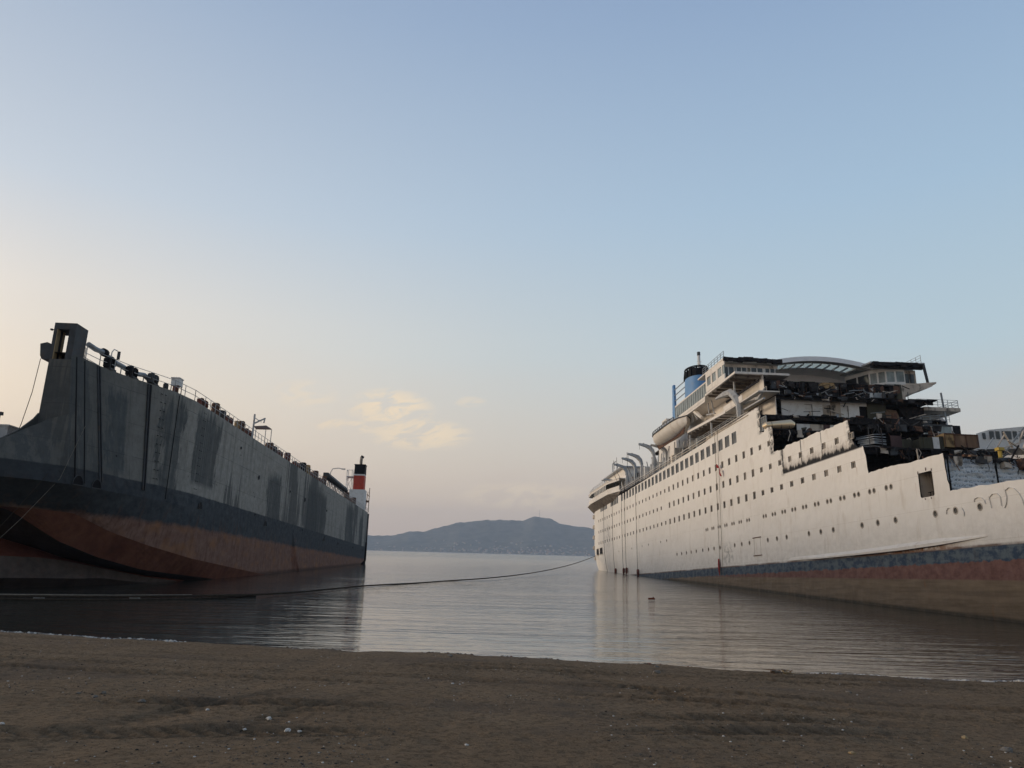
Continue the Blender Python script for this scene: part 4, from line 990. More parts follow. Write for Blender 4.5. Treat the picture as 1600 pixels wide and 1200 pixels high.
# funnel ------------------------------------------------------------
mb = MB(); fc = (-105.5, 13.4); seg = 28
def ring(z, ru_, rv): return [(fc[0] + ru_ * math.cos(i * 2 * math.pi / seg), fc[1] + rv * math.sin(i * 2 * math.pi / seg), z) for i in range(seg)]
def lathe(mb, rings, mat, cap=True):
    n_ = len(rings[0]); vs = [p for r_ in rings for p in r_]
    fs = [(j * n_ + i, j * n_ + (i + 1) % n_, (j + 1) * n_ + (i + 1) % n_, (j + 1) * n_ + i) for j in range(len(rings) - 1) for i in range(n_)]
    if cap: fs += [tuple(range(n_))[::-1], tuple(range((len(rings) - 1) * n_, len(rings) * n_))]
    mb.add(vs, fs, mat)
lathe(mb, [ring(31, 4.3, 2.75), ring(40, 4.1, 2.55), ring(47.3, 3.8, 2.3)], M_blue)
fun = mb.build('funnel', ship, True)
mb = MB(); lathe(mb, [ring(47.32, 3.85, 2.32), ring(48.9, 3.8, 2.28)], M_black)
for k in range(14):
    an = k * 2 * math.pi / 14; c_, s_ = math.cos(an), math.sin(an); mb.beam((fc[0] + 3.9 * c_, fc[1] + 2.5 * s_, 47.4), (fc[0] + 3.7 * c_, fc[1] + 2.25 * s_, 49.4), .2, M_black)
for z in (49.2, 49.45):
    rr_ = ring(z, 3.75, 2.3); mb.tube(rr_ + rr_[:2], .12, M_black, 5)
mb.tube([(fc[0], fc[1] - .8, 48.6), (fc[0], fc[1] - .8, 49.8)], .8, M_black, 10); mb.tube([(fc[0] + 1, fc[1] + .9, 48.6), (fc[0] + 1, fc[1] + .9, 49.7)], .7, M_black, 10)
mb.build('funnel_cap', fun, True)
mb = MB()
mb.prism([(-124, 13, 30), (-119, 13, 30), (-121.0, 13, 44), (-121.4, 13, 50.3), (-122.4, 13, 50.3)], (0, .5, 0), M_blue)
for z in (46.2, 47.6, 49): mb.beam((-121.5, 13.2, z), (-109, 13.2, z), .12, M_grey)
mb.prism([(-121.2, 13.02, 30), (-109, 13.02, 30), (-109, 13.02, 42.5), (-115, 13.02, 44.2), (-121, 13.02, 41)], (0, .3, 0), M_bluedark)
mb.build('funnel_fin', ship)
mb = MB(); q = RF.hit(1092.5, 572, v=13.4)
mb.tube([(q.x, 13.4, 34), (q.x, 13.4, q.z + 2.4)], [.4, .3], M_white, 8)
mb.tube([(q.x, 13.4, q.z + 2.4), (q.x, 13.4, q.z + 3.2)], [.35, .35], M_dark, 8)
for k in range(3): mb.beam((q.x - .7, 13.2, q.z - .8 + k * .8), (q.x + .7, 13.6, q.z - .8 + k * .8), .06, M_white)
mb.beam((q.x, 12.9, q.z + 1), (q.x, 14, q.z + 1), .06, M_white); mb.tube([(q.x + .9, 13.4, q.z - 2.4), (q.x + .3, 13.4, q.z + .9)], .09, M_white, 5); mb.tube([(q.x - .9, 13.4, q.z - 2.4), (q.x - .3, 13.4, q.z + .9)], .09, M_white, 5)
mb.build('mast', ship)

# boat deck: platforms, davits, lifeboat -------------------------------------------
mb = MB()
mb.prism([(-72, -.05, 27.75), (-53.5, 0.0, 27.1), (-53.5, 3.0, 27.1), (-72, 3, 27.75)], (0, 0, .4), M_cream)
mb.build('boat_platform', ship)
mb = MB()
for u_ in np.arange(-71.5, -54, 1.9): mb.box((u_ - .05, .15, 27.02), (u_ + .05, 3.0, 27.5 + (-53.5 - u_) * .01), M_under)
mb.build('platform_frame', ship)
for (u_, v_, w0, w1, r_) in ((-60.2, .25, 25.0, 27.1, .17), (-49.4, .0, 28.9, 31.0, .15), (-71, .3, 24.6, 27.4, .14)):
    mb = MB(); mb.tube([(u_, v_, w0), (u_, v_, w1)], r_, M_davit, 10); mb.build('steel_post', ship)
mb = MB(); mb.box((-53.5, .2, 28.6), (-41.5, .35, 28.9), M_char); mb.box((-54, .1, 27.25), (-41.5, 3, 27.4), M_cream); mb.box((-54.2, .05, 27.4), (-47, .12, 28.2), M_cream); mb.build('boat_platform', ship)
railing('railing', ship, [(-128, .35, 24.5), (-88, .35, 24.6)], 1.0, 2.2, M_davit, .035)
railing('railing', ship, [(-71, .2, 25.0), (-47, .2, 25.2)], .9, 2.2, M_davit, .03)
def gooseneck():
    mb = MB()
    mb.tube([(0, 1.2, 0), (0, 1.25, 2.0), (0, 1.35, 4.3)], [.42, .4, .36], M_davit, 4, 1.2)
    mb.tube([(0, 1.35, 4.2), (0, 1.0, 5.2), (0, .3, 5.9), (0, -.6, 6.25), (0, -2.3, 6.6)], [.42, .5, .52, .42, .26], M_davit, 4, 1.2)
    mb.tube([(0, -2.1, 6.5), (0, -2.1, 5.4)], .04, M_dark, 4)
    mb.box((-.2, -1.3, 6.2), (.2, -1.0, 6.75), M_dark)
    mb.prism([(-.12, 1.6, 0), (-.12, 3.0, 0), (-.12, 1.7, 4)], (.24, 0, 0), M_davit)
    mb.box((-.6, 1.5, 0), (.6, 2.7, .9), M_davit)
    return mb
dv0 = gooseneck().build('davit', ship)
for k, (u_, s_, sg) in enumerate(((-97.5, .97, 1), (-107.5, .93, 1), (-113.2, .93, 1), (-121.5, .93, 1), (-133, .65, 1), (-88.5, .68, 1))):
    o = dv0 if k == 0 else dv0.copy()
    if k: COL.objects.link(o); o.parent = ship
    o.location = (u_, .1, 24.4); o.scale = (1.1, .85, s_); o.rotation_euler = (0, 0, ru(-.06, .06))
mb = MB()     # big forward davit, arm raised over a track
mb.tube([RF.hit(1156, 652, v=.2), RF.hit(1155, 632, v=.2), RF.hit(1150, 621, v=0), RF.hit(1142, 613, v=-.2), RF.hit(1130, 617, v=-.4), RF.hit(1119, 623, v=-.5)], [.4, .5, .62, .55, .42, .2], M_davit, 6)
mb.tube([RF.hit(1160, 630, v=.9), RF.hit(1175, 624, v=.9), RF.hit(1186, 622, v=.9), RF.hit(1195, 606, v=.9)], [.35, .3, .3, .1], M_davit, 5)
mb.tube([RF.hit(1163, 640, v=.8), RF.hit(1194, 622, v=.8)], .16, M_davit, 5)
mb.build('davit', ship)
mb = MB()     # struts near the lifeboat
for (x0, y0, x1, y1) in ((1075, 668, 1080, 636), (1083, 660, 1081, 636), (1090, 655, 1081, 640), (1108, 646, 1105, 618), (1116, 646, 1110, 618), (1104, 648, 1118, 646)):
    mb.beam(RF.hit(x0, y0, v=.6), RF.hit(x1, y1, v=.9), .11, M_davit)
mb.tube([RF.hit(1073, 637, v=0.2), RF.hit(1082, 639, v=.5), RF.hit(1097, 653, v=.8)], [.15, .45, .3], M_cream, 6)
mb.build('davit_strut', ship)
random.seed(61); mb = MB()   # winches and lockers on the boat deck
for k in range(44):
    u_ = -72 - k * 1.35 + ru(-.4, .4); s_ = ru(.35, 1.1); w1 = 24.5 + ru(.6, 3.4); mb.box((u_, ru(1.3, 2.2), 24.4), (u_ + s_, 2.95, w1), random.choice([M_davit, M_white, M_grey, M_cream, M_dark, M_creamdirty]), .08)
for k in range(30):
    u_ = -74 - k * 1.9; mb.tube([(u_, ru(.6, 1.4), 24.5), (u_ + ru(-.8, .8), ru(.6, 1.6), 27 + ru(0, 1.6))], ru(.05, .12), random.choice([M_davit, M_grey, M_white]), 5)
mb.build('deck_gear', ship)
# aft house, tiers and the flared stern overhang
mb = MB()
mb.box((-160, 2.2, 27.4), (-124, B - 3, 28.9), M_cream); mb.box((-156, 3.2, 28.9), (-132, B - 4, 31.6), M_cream)
mb.prism([(-157, 2.2, 31.6), (-131, 2.2, 31.6), (-131, B - 3, 31.6), (-157, B - 3, 31.6)], (0, 0, .25), M_davit)
mb.build('aft_house', ship)
mb = MB()
OV = [(-163.5, 4.5), (-160, -.8), (-152, -1.5), (-132, -1.3), (-124.5, .0)]
for (a, b_) in zip(OV[:-1], OV[1:]):
    oblique(mb, a, b_, 24.75, 26.0, .12, M_cream); oblique(mb, a, b_, 27.2, 27.75, .12, M_cream)
mb.prism([(u_, v_ - .1, 27.7) for u_, v_ in OV] + [(-124.5, 6, 27.7), (-163, 12, 27.7)], (0, 0, .15), M_cream)
mb.prism([(-164.6, 3.9, 24.6), (-160.6, -1.1, 24.6), (-152, -1.75, 24.6), (-131, -1.5, 24.6), (-123.5, .0, 24.6), (-123.5, 3, 24.4), (-160, 8, 24.4)], (0, 0, .2), M_cream)
mb.build('stern_gallery', ship)
mb = MB()
vs = [(-160.6, -.95, 24.58), (-152, -1.55, 24.58), (-131, -1.3, 24.58), (-124, .02, 24.45), (-160, hv(-160, 22.5) + .0, 22.7), (-152, hv(-152, 22) - .02, 22.9), (-131, -.02, 23.1), (-124.5, -.02, 23.9)]
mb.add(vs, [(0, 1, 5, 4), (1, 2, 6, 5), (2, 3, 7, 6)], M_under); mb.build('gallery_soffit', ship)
for k in range(8):
    mb = MB(); u_ = -133.5 - 1.9 * k; mb.box((u_ - 1.4, -1.42, 26.02), (u_, -1.36, 27.18), M_glass); mb.box((u_, -1.5, 26.0), (u_ + .4, -1.38, 27.2), M_cream); mb.build('gallery_window', ship)
railing('railing', ship, [(-160, -.4, 27.85), (-150, -1.2, 27.85), (-134, -1.0, 27.85)], 1.0, 2.4, M_davit, .04)
mb = MB(); 
for a, b_ in (((-150, 4, 31.8), (-150, 4, 35.4)), ((-150, 4, 35.4), (-146, 4, 35.4)), ((-144, 4, 31.8), (-144, 4, 34.6))): mb.beam(a, b_, .12, M_grey)
mb.build('light_pole', ship)
# mooring deck openings in the stern quarter, black panels in place of their dark inside
for (u_, w_) in ((-147.0, 12.0), (-152.2, 12.0)):
    mb = MB(); v_ = hv(u_, w_); mb.box((-1.6, -.06, -.75), (1.6, .05, .75), M_black)
    for z in (-.8, .8): mb.box((-1.7, -.1, z - .06), (1.7, .0, z + .06), M_creamdirty)
    o = mb.build('mooring_opening', ship); o.location = (u_, v_ - .02, w_); o.rotation_euler = (0, 0, yaw_at(u_, w_))
mb = MB()
for z in (10.2, 13.0, 15.8, 18.6, 21.4): mb.prism([(-160.5, hv(-160.5, z) - .5, z), (-158.0, hv(-158, z) - .35, z), (-157.5, hv(-157, z) + .2, z), (-161.5, hv(-161, z) + .6, z)], (0, 0, .9), M_creamdirty)
mb.build('stern_balcony', ship)

# lifeboat (hangs on the ship: a thing of its own)
lb = RF.empty('lifeboat', -79.3, -.55, 27.9); tag(lb, 'enclosed cream lifeboat with dark rubbing band hanging in its davits over the boat deck', 'lifeboat')
def boat_rings(fr, n_=15):
    rs = []
    for i in range(n_):
        t_ = i / (n_ - 1) * 2 - 1; wd = 1.95 * (1 - abs(t_) ** 2.6) ** .6 + .03; x = 9.6 * t_; keel = .15 + .95 * abs(t_) ** 3.2; sheer = 1.95 + .55 * abs(t_) ** 2
        rs.append([(x, wd * a, keel + (sheer - keel) * b_) for a, b_ in fr])
    return rs
mb = MB(); fr = [(-1, 1), (-.96, .6), (-.75, .28), (-.35, .07), (0, 0), (.35, .07), (.75, .28), (.96, .6), (1, 1)]
rs = boat_rings(fr); vs = [p for r_ in rs for p in r_]; k9 = 9
mb.add(vs, [(i * k9 + k, i * k9 + k + 1, (i + 1) * k9 + k + 1, (i + 1) * k9 + k) for i in range(14) for k in range(8)], M_cream)
mb.build('boat_hull', lb, True)
mb = MB()
for sgn in (-1, 1):
    pts = [(x[0 if sgn < 0 else -1][0], x[0 if sgn < 0 else -1][1] * 1.02, x[0][2]) for x in rs]
    mb.tube(pts, .13, M_dark, 5); mb.tube([(p[0], p[1] * .99, p[2] + .55) for p in pts[2:-2]], .07, M_dark, 4)
    for p in pts[1:-1]: mb.beam(p, (p[0], p[1] * .99, p[2] + .55), .06, M_dark)
mb.build('rubbing_band', lb)
mb = MB(); rs2 = []
for i in range(11):
    t_ = i / 10 * 2 - 1; wd = 1.75 * (1 - abs(t_) ** 3) ** .5 + .02; x = 8.0 * t_; zt = 2.15 + .3 * t_ * t_; hh_ = 1.15 * (1 - abs(t_) ** 2.5) ** .6
    rs2.append([(x, wd * math.cos(a), zt + hh_ * math.sin(a)) for a in [math.pi * q_ / 8 for q_ in range(9)]])
vs = [p for r_ in rs2 for p in r_]; mb.add(vs, [(i * 9 + k, i * 9 + k + 1, (i + 1) * 9 + k + 1, (i + 1) * 9 + k) for i in range(10) for k in range(8)], M_davit)
mb.build('boat_canopy', lb, True)
mb = MB(); mb.box((-1.2, -1.2, 2.8), (1.6, 1.2, 3.75), M_cream); mb.box((-.9, -1.23, 3.1), (1.3, -1.19, 3.5), M_glassdark); mb.build('boat_cabin', lb)
mb = MB(); mb.prism([(-9, -.06, .9), (8.5, -.06, .9), (7.6, -.06, -.12), (-8, -.06, -.12)], (0, .12, 0), M_rust); mb.build('keel', lb)

# canister lying on the torn deck
o = RF.empty('liferaft_canister', -39.6, 1.6, 21.75); tag(o, 'shiny golden canister lying on the torn deck edge above the burnt opening', 'canister')
mb = MB(); mb.tube([(-.3, -1.7, .45), (-.1, -1.6, .52), (.1, 1.6, .8), (.1, 2.0, .72)], [.36, .46, .6, .36], M_brass, 14); mb.build('canister_shell', o, True)
mb = MB()
for y in (-1.0, .2, 1.2): mb.tube([(.52 * math.cos(a) + y * .05, y, .56 + .5 * math.sin(a)) for a in [i * math.pi / 6 for i in range(13)]], .03, M_dark, 4)
mb.build('strap', o)
# crates at the right on the burnt deck
def crate(u_, v_, w_, a, bb, h_, mat, label, name='crate'):
    o = RF.empty(name, u_, v_, w_); tag(o, label, 'crate'); mb = MB(); mb.box((-a, 0, 0), (0, bb, h_), mat, .03); mb.build('crate_body', o)
    mb = MB()
    for k in range(int(bb / .8) + 1): mb.box((.04, k * bb / int(bb / .8 + 1e-6) - .05 if k else 0, 0), (.09, k * bb / int(bb / .8 + 1e-6) + .05, h_), M_rust)
    mb.box((.04, 0, h_ - .1), (.1, bb, h_), M_rust); mb.build('crate_batten', o)
crate(-17.9, 8.45, 15.85, 1.6, 1.0, 1.35, M_ochre, 'yellow ochre box beside the brown crate on the burnt deck')
crate(-17.9, 9.5, 15.85, 1.6, 2.35, 1.3, M_brownbox, 'weathered brown box right of the yellow one on the burnt deck')
mb = MB(); mb.tube([(0, 0, 0), (0, 0, .75)], .16, M_yellow, 8); mb.box((-.25, -.25, .7), (.25, .25, .95), M_yellow); q = RF.hit(1563, 711, u=-7.5)
o = mb.build('yellow_bollard'); o.matrix_world = RF.M @ Matrix.Translation((-7.5, q.y, 12.8)); tag(o, 'small yellow post among scrap on the lowest burnt deck', 'post')

# ropes and flag hanging down the cruise ship side
def rope(name, pts, r_, mat, label, group=None, cat='rope'):
    mb = MB(); mb.tube(pts, r_, mat, 6); o = mb.build(name, None, True); tag(o, label, cat, group); return o
RL = [(-141, 25.2, 6.2, 'hanging rope nearest the stern of the cruise ship'), (-130.5, 25.2, 5.6, 'rope hanging past the sooty patch near the stern'), (-120.6, 31.2, 5.4, 'taut rope from a davit, left one of the close pair near the stern'),
      (-117.4, 31.4, 5.4, 'taut rope from a davit, right one of the close pair near the stern'), (-107.0, 30.8, 4.8, 'long dark rope hanging from the davit down to the water midway along the white side')]
for (u_, w1, w0, lab) in RL:
    P = [RF.P(u_ + (w1 - z) * .02, hv(u_, min(z, 24)) - (.45 if z > 8 else .4) - (1.6 if z > 25.2 and w1 > 26 else 0), z) for z in np.linspace(w1, w0, 9)]
    rope('hanging_rope', P, .045, M_rope, lab, 'ropes hanging down the cruise ship')
    f0 = P[-1]; mb = MB(); mb.tube([f0 + Vector((0, 0, .2)), f0 + Vector((0, 0, .6)), f0 + Vector((0, 0, 1.4)), f0 + Vector((0, 0, 1.6))], [.1, .28, .28, .1], M_rustred, 8)
    if u_ != -141: o = mb.build('fender_float', None, True); tag(o, 'dark red float at the foot of the ' + {-130.5: 'rope by the sooty patch', -120.6: 'left rope of the close pair', -117.4: 'right rope of the close pair', -107.0: 'long dark rope midway'}[u_], 'float', 'floats on the hanging ropes')
for k, du in enumerate((0, 1.2)):
    P = [RF.P(-56.6 - du - (25 - z) * .03, -.2, z) for z in np.linspace(25.0 if k else 26.0, 4.2, 8)]
    rope('hanging_rope', P, .035, M_ropepale, ('left' if k else 'right') + ' thin rope of the pair carrying the red flag', 'ropes hanging down the cruise ship')
mb = MB(); nn = 9
vs = []
q = RF.hit(1124, 733, v=-.3)
for i in range(nn):
    for j in range(nn):
        s_, t_ = i / (nn - 1), j / (nn - 1)
        vs.append((-.6 + 1.5 * s_ + .3 * t_, -.12 * math.sin(s_ * 7 + t_ * 3) - .05, .7 - 1.0 * t_ * (.5 + .5 * s_) - .8 * s_ + .3 * math.sin(s_ * 6)))
mb.add(vs, [(i * nn + j, i * nn + j + 1, (i + 1) * nn + j + 1, (i + 1) * nn + j) for i in range(nn - 1) for j in range(nn - 1)], M_cloth)
fl = mb.build('flag', None, True); fl.matrix_world = RF.M @ Matrix.Translation((q.x - .2, -.35, q.z)); tag(fl, 'crumpled red flag caught on the thin ropes at the white ship side', 'flag')
md = fl.modifiers.new('t', 'SOLIDIFY'); md.thickness = .02
mb = MB(); mb.tube([RF.P(-58.6, -.22, z) for z in (4.3, 5.0, 5.8, 6.6)], [.05, .14, .18, .12], M_cloth, 6); o = mb.build('tape_bundle', None, True); tag(o, 'red tape bundle at the foot of the thin ropes over the blue band', 'tape')
# faint graffiti strokes on the bow plating
mb = MB()
def stroke(pts, r_=.045):
    P = [RF.hit(x, y, v=0) for x, y in pts]; mb.tube([(p.x, hv(p.x, p.z) - .012, p.z) for p in P], r_, M_graf, 4, .15)
m, n, b, co = pbsdf('faint_grey_spray_paint'); M_graf = m; b.inputs['Roughness'].default_value = .8
f = n.noise(co, 3.5, 5, .7); n.put(b.inputs['Base Color'], n.mix(n.mr(f, .4, .6), (.60, .56, .50, 1), (.75, .71, .64, 1)))
def B2(x, y): return (1340 + x / 6.154, 680 + y / 6.154)
for st in ([(860, 760), (862, 725), (875, 700), (890, 700)], [(1125, 640), (1130, 612), (1160, 597), (1200, 600), (1225, 625), (1235, 660)], [(1265, 590), (1280, 640), (1295, 700)],
           [(1270, 600), (1300, 565), (1345, 560), (1375, 590), (1385, 640), (1390, 680)], [(1420, 520), (1440, 600), (1435, 660), (1420, 700)], [(1425, 530), (1460, 500), (1510, 510), (1560, 560), (1590, 620), (1610, 680)], [(1010, 700), (1030, 740), (1030, 780)]):
    stroke([B2(*p) for p in st], .11)
mb.build('graffiti', ship)

# ================================================================== DOCK SHIP (left)
dock = LF.empty('dock_ship'); tag(dock, 'long dark grey high sided ship with streaked wall, rusty bottom and bow tower', 'ship')
vD = lambda u: float(np.interp(u, [60, 63, 67, 69.6, 72.3, 75.9, 80], [0, -.05, -.65, -1.7, -2.9, -3.85, -4.3]))
vK = lambda u: float(np.interp(u, [57, 60, 65, 70, 75.3, 79.3, 82.2, 84, 87, 90, 92, 93], [0, -.05, -.4, -1.0, -1.83, -2.6, -3.9, -5.7, -9, -14, -20, -26]))
KW, TW = 5.65, 16.5
def lv(u, w_):
    f_ = (w_ - KW) / (TW - KW); return vK(u) + (vD(u) - vK(u)) * f_ if w_ > KW else (vK(u) if u > 57 else 0)
mb = MB()
def grid(mb, rows, mat):
    n_ = len(rows[0]); vs = [p for r_ in rows for p in r_]
    mb.add(vs, [(j * n_ + i, j * n_ + i + 1, (j + 1) * n_ + i + 1, (j + 1) * n_ + i) for j in range(len(rows) - 1) for i in range(n_ - 1)], mat)
usd = list(np.arange(-74, 58, 4)) + list(np.arange(58, 80.1, 1.0))
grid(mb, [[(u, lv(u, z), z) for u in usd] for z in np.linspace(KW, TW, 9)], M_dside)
# lower aft side down to the keel, cut up under the stern
uend = lambda z: -74 if z > 3.6 else -74 + (3.6 - z) * 5.2 if z > 2 else -65.7
ku = LF.hit(470, 834, w_=KW).x
rows = []
for z in (KW, 4.5, 3.6, 2.8, 2.0, .5, -4): rows.append([(uend(z) + (ku - uend(z)) * k / 20, 0, z) for k in range(21)])
grid(mb, rows, M_dside)
grid(mb, [[(uend(z), -v_, z) for v_ in (0, 4, 12, 30)] for z in (TW, KW, 3.6, 2.8, 2.0, .5, -4)], M_dside)     # stern
# forward bulwark dropping from the wall to the foredeck
usb = [80, 80.5, 81, 81.6, 82.4, 83.2, 84, 85.5, 87, 88.5, 90, 91.5, 93]
tw = lambda u: float(np.interp(u, [80, 80.5, 81, 81.6, 82.4, 83.2, 84, 93], [11.3, 10.75, 10.25, 9.75, 9.2, 8.7, 8.3, 7.9]))
tv = lambda u: float(np.interp(u, [80, 80.5, 81.6, 84, 87, 90, 92, 93], [lv(80, 11.3), -4.9, -5.9, -6.6, -9.6, -14.5, -20.5, -26]))
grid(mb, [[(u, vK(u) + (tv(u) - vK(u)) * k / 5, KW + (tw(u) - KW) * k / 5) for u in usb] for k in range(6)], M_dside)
# raked, chined lower bow, traced as strips between fair lines
K_ = [(-250, 728), (-60, 738), (0, 744), (60, 750), (120, 758), (168, 767), (266, 786), (330, 799), (400, 815), (470, 834)]
L2 = [(-60, 788, -9.5), (0, 791, -6.6), (60, 795, -5), (115, 802, -3.7), (170, 830, -2.5), (230, 852, -1.3), (300, 873, -.35), (400, 895, 0), (470, 907, 0)]
L1 = [(-60, 789, -10), (0, 792, -6.9), (20, 800, -6.6), (60, 826, -5.6), (90, 845, -4.9), (150, 870, -3.6), (220, 890, -2.4), (320, 903, -1), (400, 911, -.4), (470, 916, -.1)]
R1 = [(-60, 830, -13), (0, 840, -10), (60, 858, -8.2), (100, 872, -7), (160, 886, -5.2), (230, 900, -3.4), (320, 910, -1.6), (470, 922, -.4)]
G1 = [(-60, 868, -11), (0, 868, -8.6), (60, 871, -7.2), (100, 876, -6.2), (160, 888, -4.7), (230, 902, -3.1), (320, 913, -1.5), (470, 926, -.4)]
G2 = [(-60, 905, -10.5), (0, 903, -8.2), (60, 903, -6.8), (120, 904, -5.3), (160, 903, -4.5), (200, 908, -3.7), (250, 912, -2.9), (320, 920, -1.5), (470, 935, -.4)]
G3 = [(-60, 945, -12), (0, 945, -9.5), (60, 945, -8), (120, 945, -6.5), (200, 945, -4.7), (320, 950, -2.2), (470, 955, -.8)]
def resample(pl, n_, k_=None):
    P = [LF.hit(p[0], p[1], v=p[2]) if k_ is None else LF.hit(p[0], p[1], w_=k_) for p in pl]
    if k_ is None: P = [P[0] + (P[0] - P[1]) * 3] + P
    L_ = [0]
    xs = [-250] + [p[0] for p in pl] if k_ is None else [p[0] for p in pl]
    X_ = np.linspace(-250, 470, n_)
    return [Vector([float(np.interp(x, xs, [q_[c_] for q_ in P])) for c_ in range(3)]) for x in X_]
NS = 60
lines = [resample(K_, NS, KW)] + [resample(l, NS) for l in (L2, L1, R1, G1, G2, G3)]
lines[0] = [Vector((p.x, vK(p.x) if p.x < 84 else p.y, KW)) for p in lines[0]]
for a, b_, mt in zip(lines[:-1], lines[1:], (M_dside, M_dflare, M_ddark, M_dred, M_dbulb, M_ddark)):
    rws = [[a[i].lerp(b_[i], k / 4) for i in range(NS)] for k in range(5)]; grid(mb, rws, mt)
hullL = mb.build('hull', dock, False)
# wall top, front end of the wall, foredeck and transverse structure
mb = MB()
vin = lambda u: float(np.interp(u, [60, 77, 80], [-3.2, -6.0, -6.0]))
rows = [[(u, vD(u), TW) for u in usd], [(u, vin(u), TW) for u in usd], [(u, vin(u), 6) for u in usd]]
grid(mb, rows, M_dark)
mb.build('wall_top_deck', dock)
mb = MB(); FX = 80.0
mb.prism([(FX, lv(80, 5.7) - .01, 5.7), (FX, -6.05, 5.7), (FX, -6.0, 15.9), (FX, -4.3, 15.9), (FX, lv(80, 15.8), 15.8)], (-.2, 0, 0), M_dside)
mb.build('wall_end_plate', dock)
mb = MB(); mb.prism([(80, -6.0, 11.3), (80.5, -6.0, 10.75), (81.6, -6.2, 9.75), (83.2, -6.5, 8.7), (84, -6.8, 8.3), (84, -6.8, 5.7), (80, -6, 5.7)], (0, -.12, 0), M_dside); mb.build('bracket_plate', dock)
mb = MB(); mb.prism([(80, -6, 8.0), (84, -6.7, 8.0), (87, -9.7, 7.9), (90, -14.6, 7.8), (92, -21, 7.8), (92, -30, 7.8), (60, -30, 7.8), (60, -6, 7.8)], (0, 0, -.2), M_rust); mb.build('foredeck', dock)
# tower with the portal opening
mb = MB(); T0, T1, TB, TT = 78.1, 80.0, 15.9, 19.05
mb.box((T0, -4.78, TB), (T1, -4.25, TT - .55), M_dark); mb.box((T0 + .75, -6.05, TB), (T1, -5.80, TT - .55), M_dark); mb.box((T0, -6.05, TT - .55), (T1, -4.25, TT), M_dark)
mb.build('tower', dock)
mb = MB(); mb.box((T1 - .5, -5.79, TB), (T1 - .02, -5.72, TT - .56), M_tan); mb.box((T0 + .7, -5.79, TB), (T0 + 1.0, -5.70, TT - .56), M_tan); mb.box((T0 + 1.02, -5.79, TB), (T1 - .52, -5.74, TT - .56), M_black); mb.build('guide_rail', dock)
railing('railing', dock, [(77.7, -4.4, TW), (77.7, -6.0, TW), (72, -6, TW)], 1.1, .7, M_davit, .03)
mb = MB(); mb.prism([(79.9, -6.07, 17.2), (79.9, -6.45, 17.35), (79.9, -7.0, 17.2), (79.9, -6.85, 16.2), (79.9, -6.7, 15.9), (79.9, -6.07, 15.85)], (-1.3, 0, 0), M_dark); mb.build('sheave_box', dock)
mb = MB(); mb.beam((79.8, -6.0, 18.5), (79.8, -6.3, 18.5), .03, M_dark); mb.box((79.7, -6.42, 18.42), (79.9, -6.25, 18.55), M_dark); mb.build('lamp', dock)
# vertical guides down the wall; a black strip stands in for the recess shade
for (px0, px1, y0, y1, wd) in ((166, 150, 592, 742, .42), (238, 223, 604, 765, .5)):
    u_ = 76.2 if px0 < 200 else 70.1; mb = MB()
    zs = np.linspace(6.3, 16.4, 8)
    pts = [(u_, lv(u_, z), z) for z in zs]
    for s_ in (-1, 1):
        mb.add([(u_ + s_ * wd / 2 + d_, lv(u_, z) + o_, z) for z in zs for d_, o_ in ((-.05, -.02), (-.05, .10), (.05, .10), (.05, -.02))], [(j * 4 + k, j * 4 + (k + 1) % 4, (j + 1) * 4 + (k + 1) % 4, (j + 1) * 4 + k) for j in range(7) for k in range(4)], M_dark)
    mb.add([(u_ + s_ * wd / 2, lv(u_ + s_ * wd / 2, z) + .012, z) for z in zs for s_ in (-1, 1)], [(2 * j, 2 * j + 1, 2 * j + 3, 2 * j + 2) for j in range(7)], M_black)
    mb.build('fender_guide', dock)
mb = MB()
for u_ in (78.2, 79.3, 66.2): mb.tube([(u_, lv(u_, z) + .01, z) for z in np.linspace(5.9, 16.3, 6)], .055, M_black, 4)
mb.build('weld_seam', dock)
# holes in the side: flat black discs stand in for their shaded depth
def half_hole(u_, w_, a, h_, full=False):
    mb = MB(); n_ = 10; pts = []
    for i in range(n_ + 1):
        an = math.pi * i / n_ if not full else 2 * math.pi * i / (n_ + 1); pts.append((a / 2 * math.cos(an), 0, h_ * math.sin(an) if not full else h_ / 2 * math.sin(an)))
    mb.add(pts, [tuple(range(len(pts)))], M_black)
    rim = [(p[0] * 1.04, .01, p[2] * 1.04) for p in pts] + [(pts[0][0] * 1.04, .01, pts[0][2])]
    mb.tube(rim, .035, M_dark, 4)
    o = mb.build('scupper', dock); v_ = lv(u_, w_ + .3); o.location = (u_, v_ + .07, w_); o.rotation_euler = (0, 0, math.atan2(lv(u_ + .4, w_) - lv(u_ - .4, w_), .8)); return o
for (x, y, a, h_) in ((128, 757, 1.15, .75), (156, 763, 1.1, .72), (298.5, 795, 1.0, .75), (403, 821.5, 1.3, .7), (490, 845, 1.5, .6), (518, 851, 1.6, .6), (540, 857, 1.6, .55), (555.5, 861, 1.6, .5)):
    q = LF.hit(x, y, w_=KW + .05); half_hole(min(q.x, 79), KW + .05, a, h_)
for (x, y, a, h_) in ((404, 746, .6, .55), (476, 781, .8, .7), (510, 798, .8, .4), (398, 804, .5, .3), (453, 768, .4, .3), (376, 700, .4, .3), (472, 828, .5, .3), (507, 839, .5, .3)):
    q = LF.hit(x, y, v=0); half_hole(q.x, q.z, a, h_, True)
# ladder rungs and doors pressed in the wall near the bow
mb = MB()
for u0 in (68.0, 59.5):
    for k in range(11):
        z = 7.6 + k * .82
        for du in (0, .5): mb.box((u0 + du, lv(u0 + du, z) - .02, z), (u0 + du + .3, lv(u0 + du, z) + .02, z + .05), M_black)
mb.build('foothold', dock)
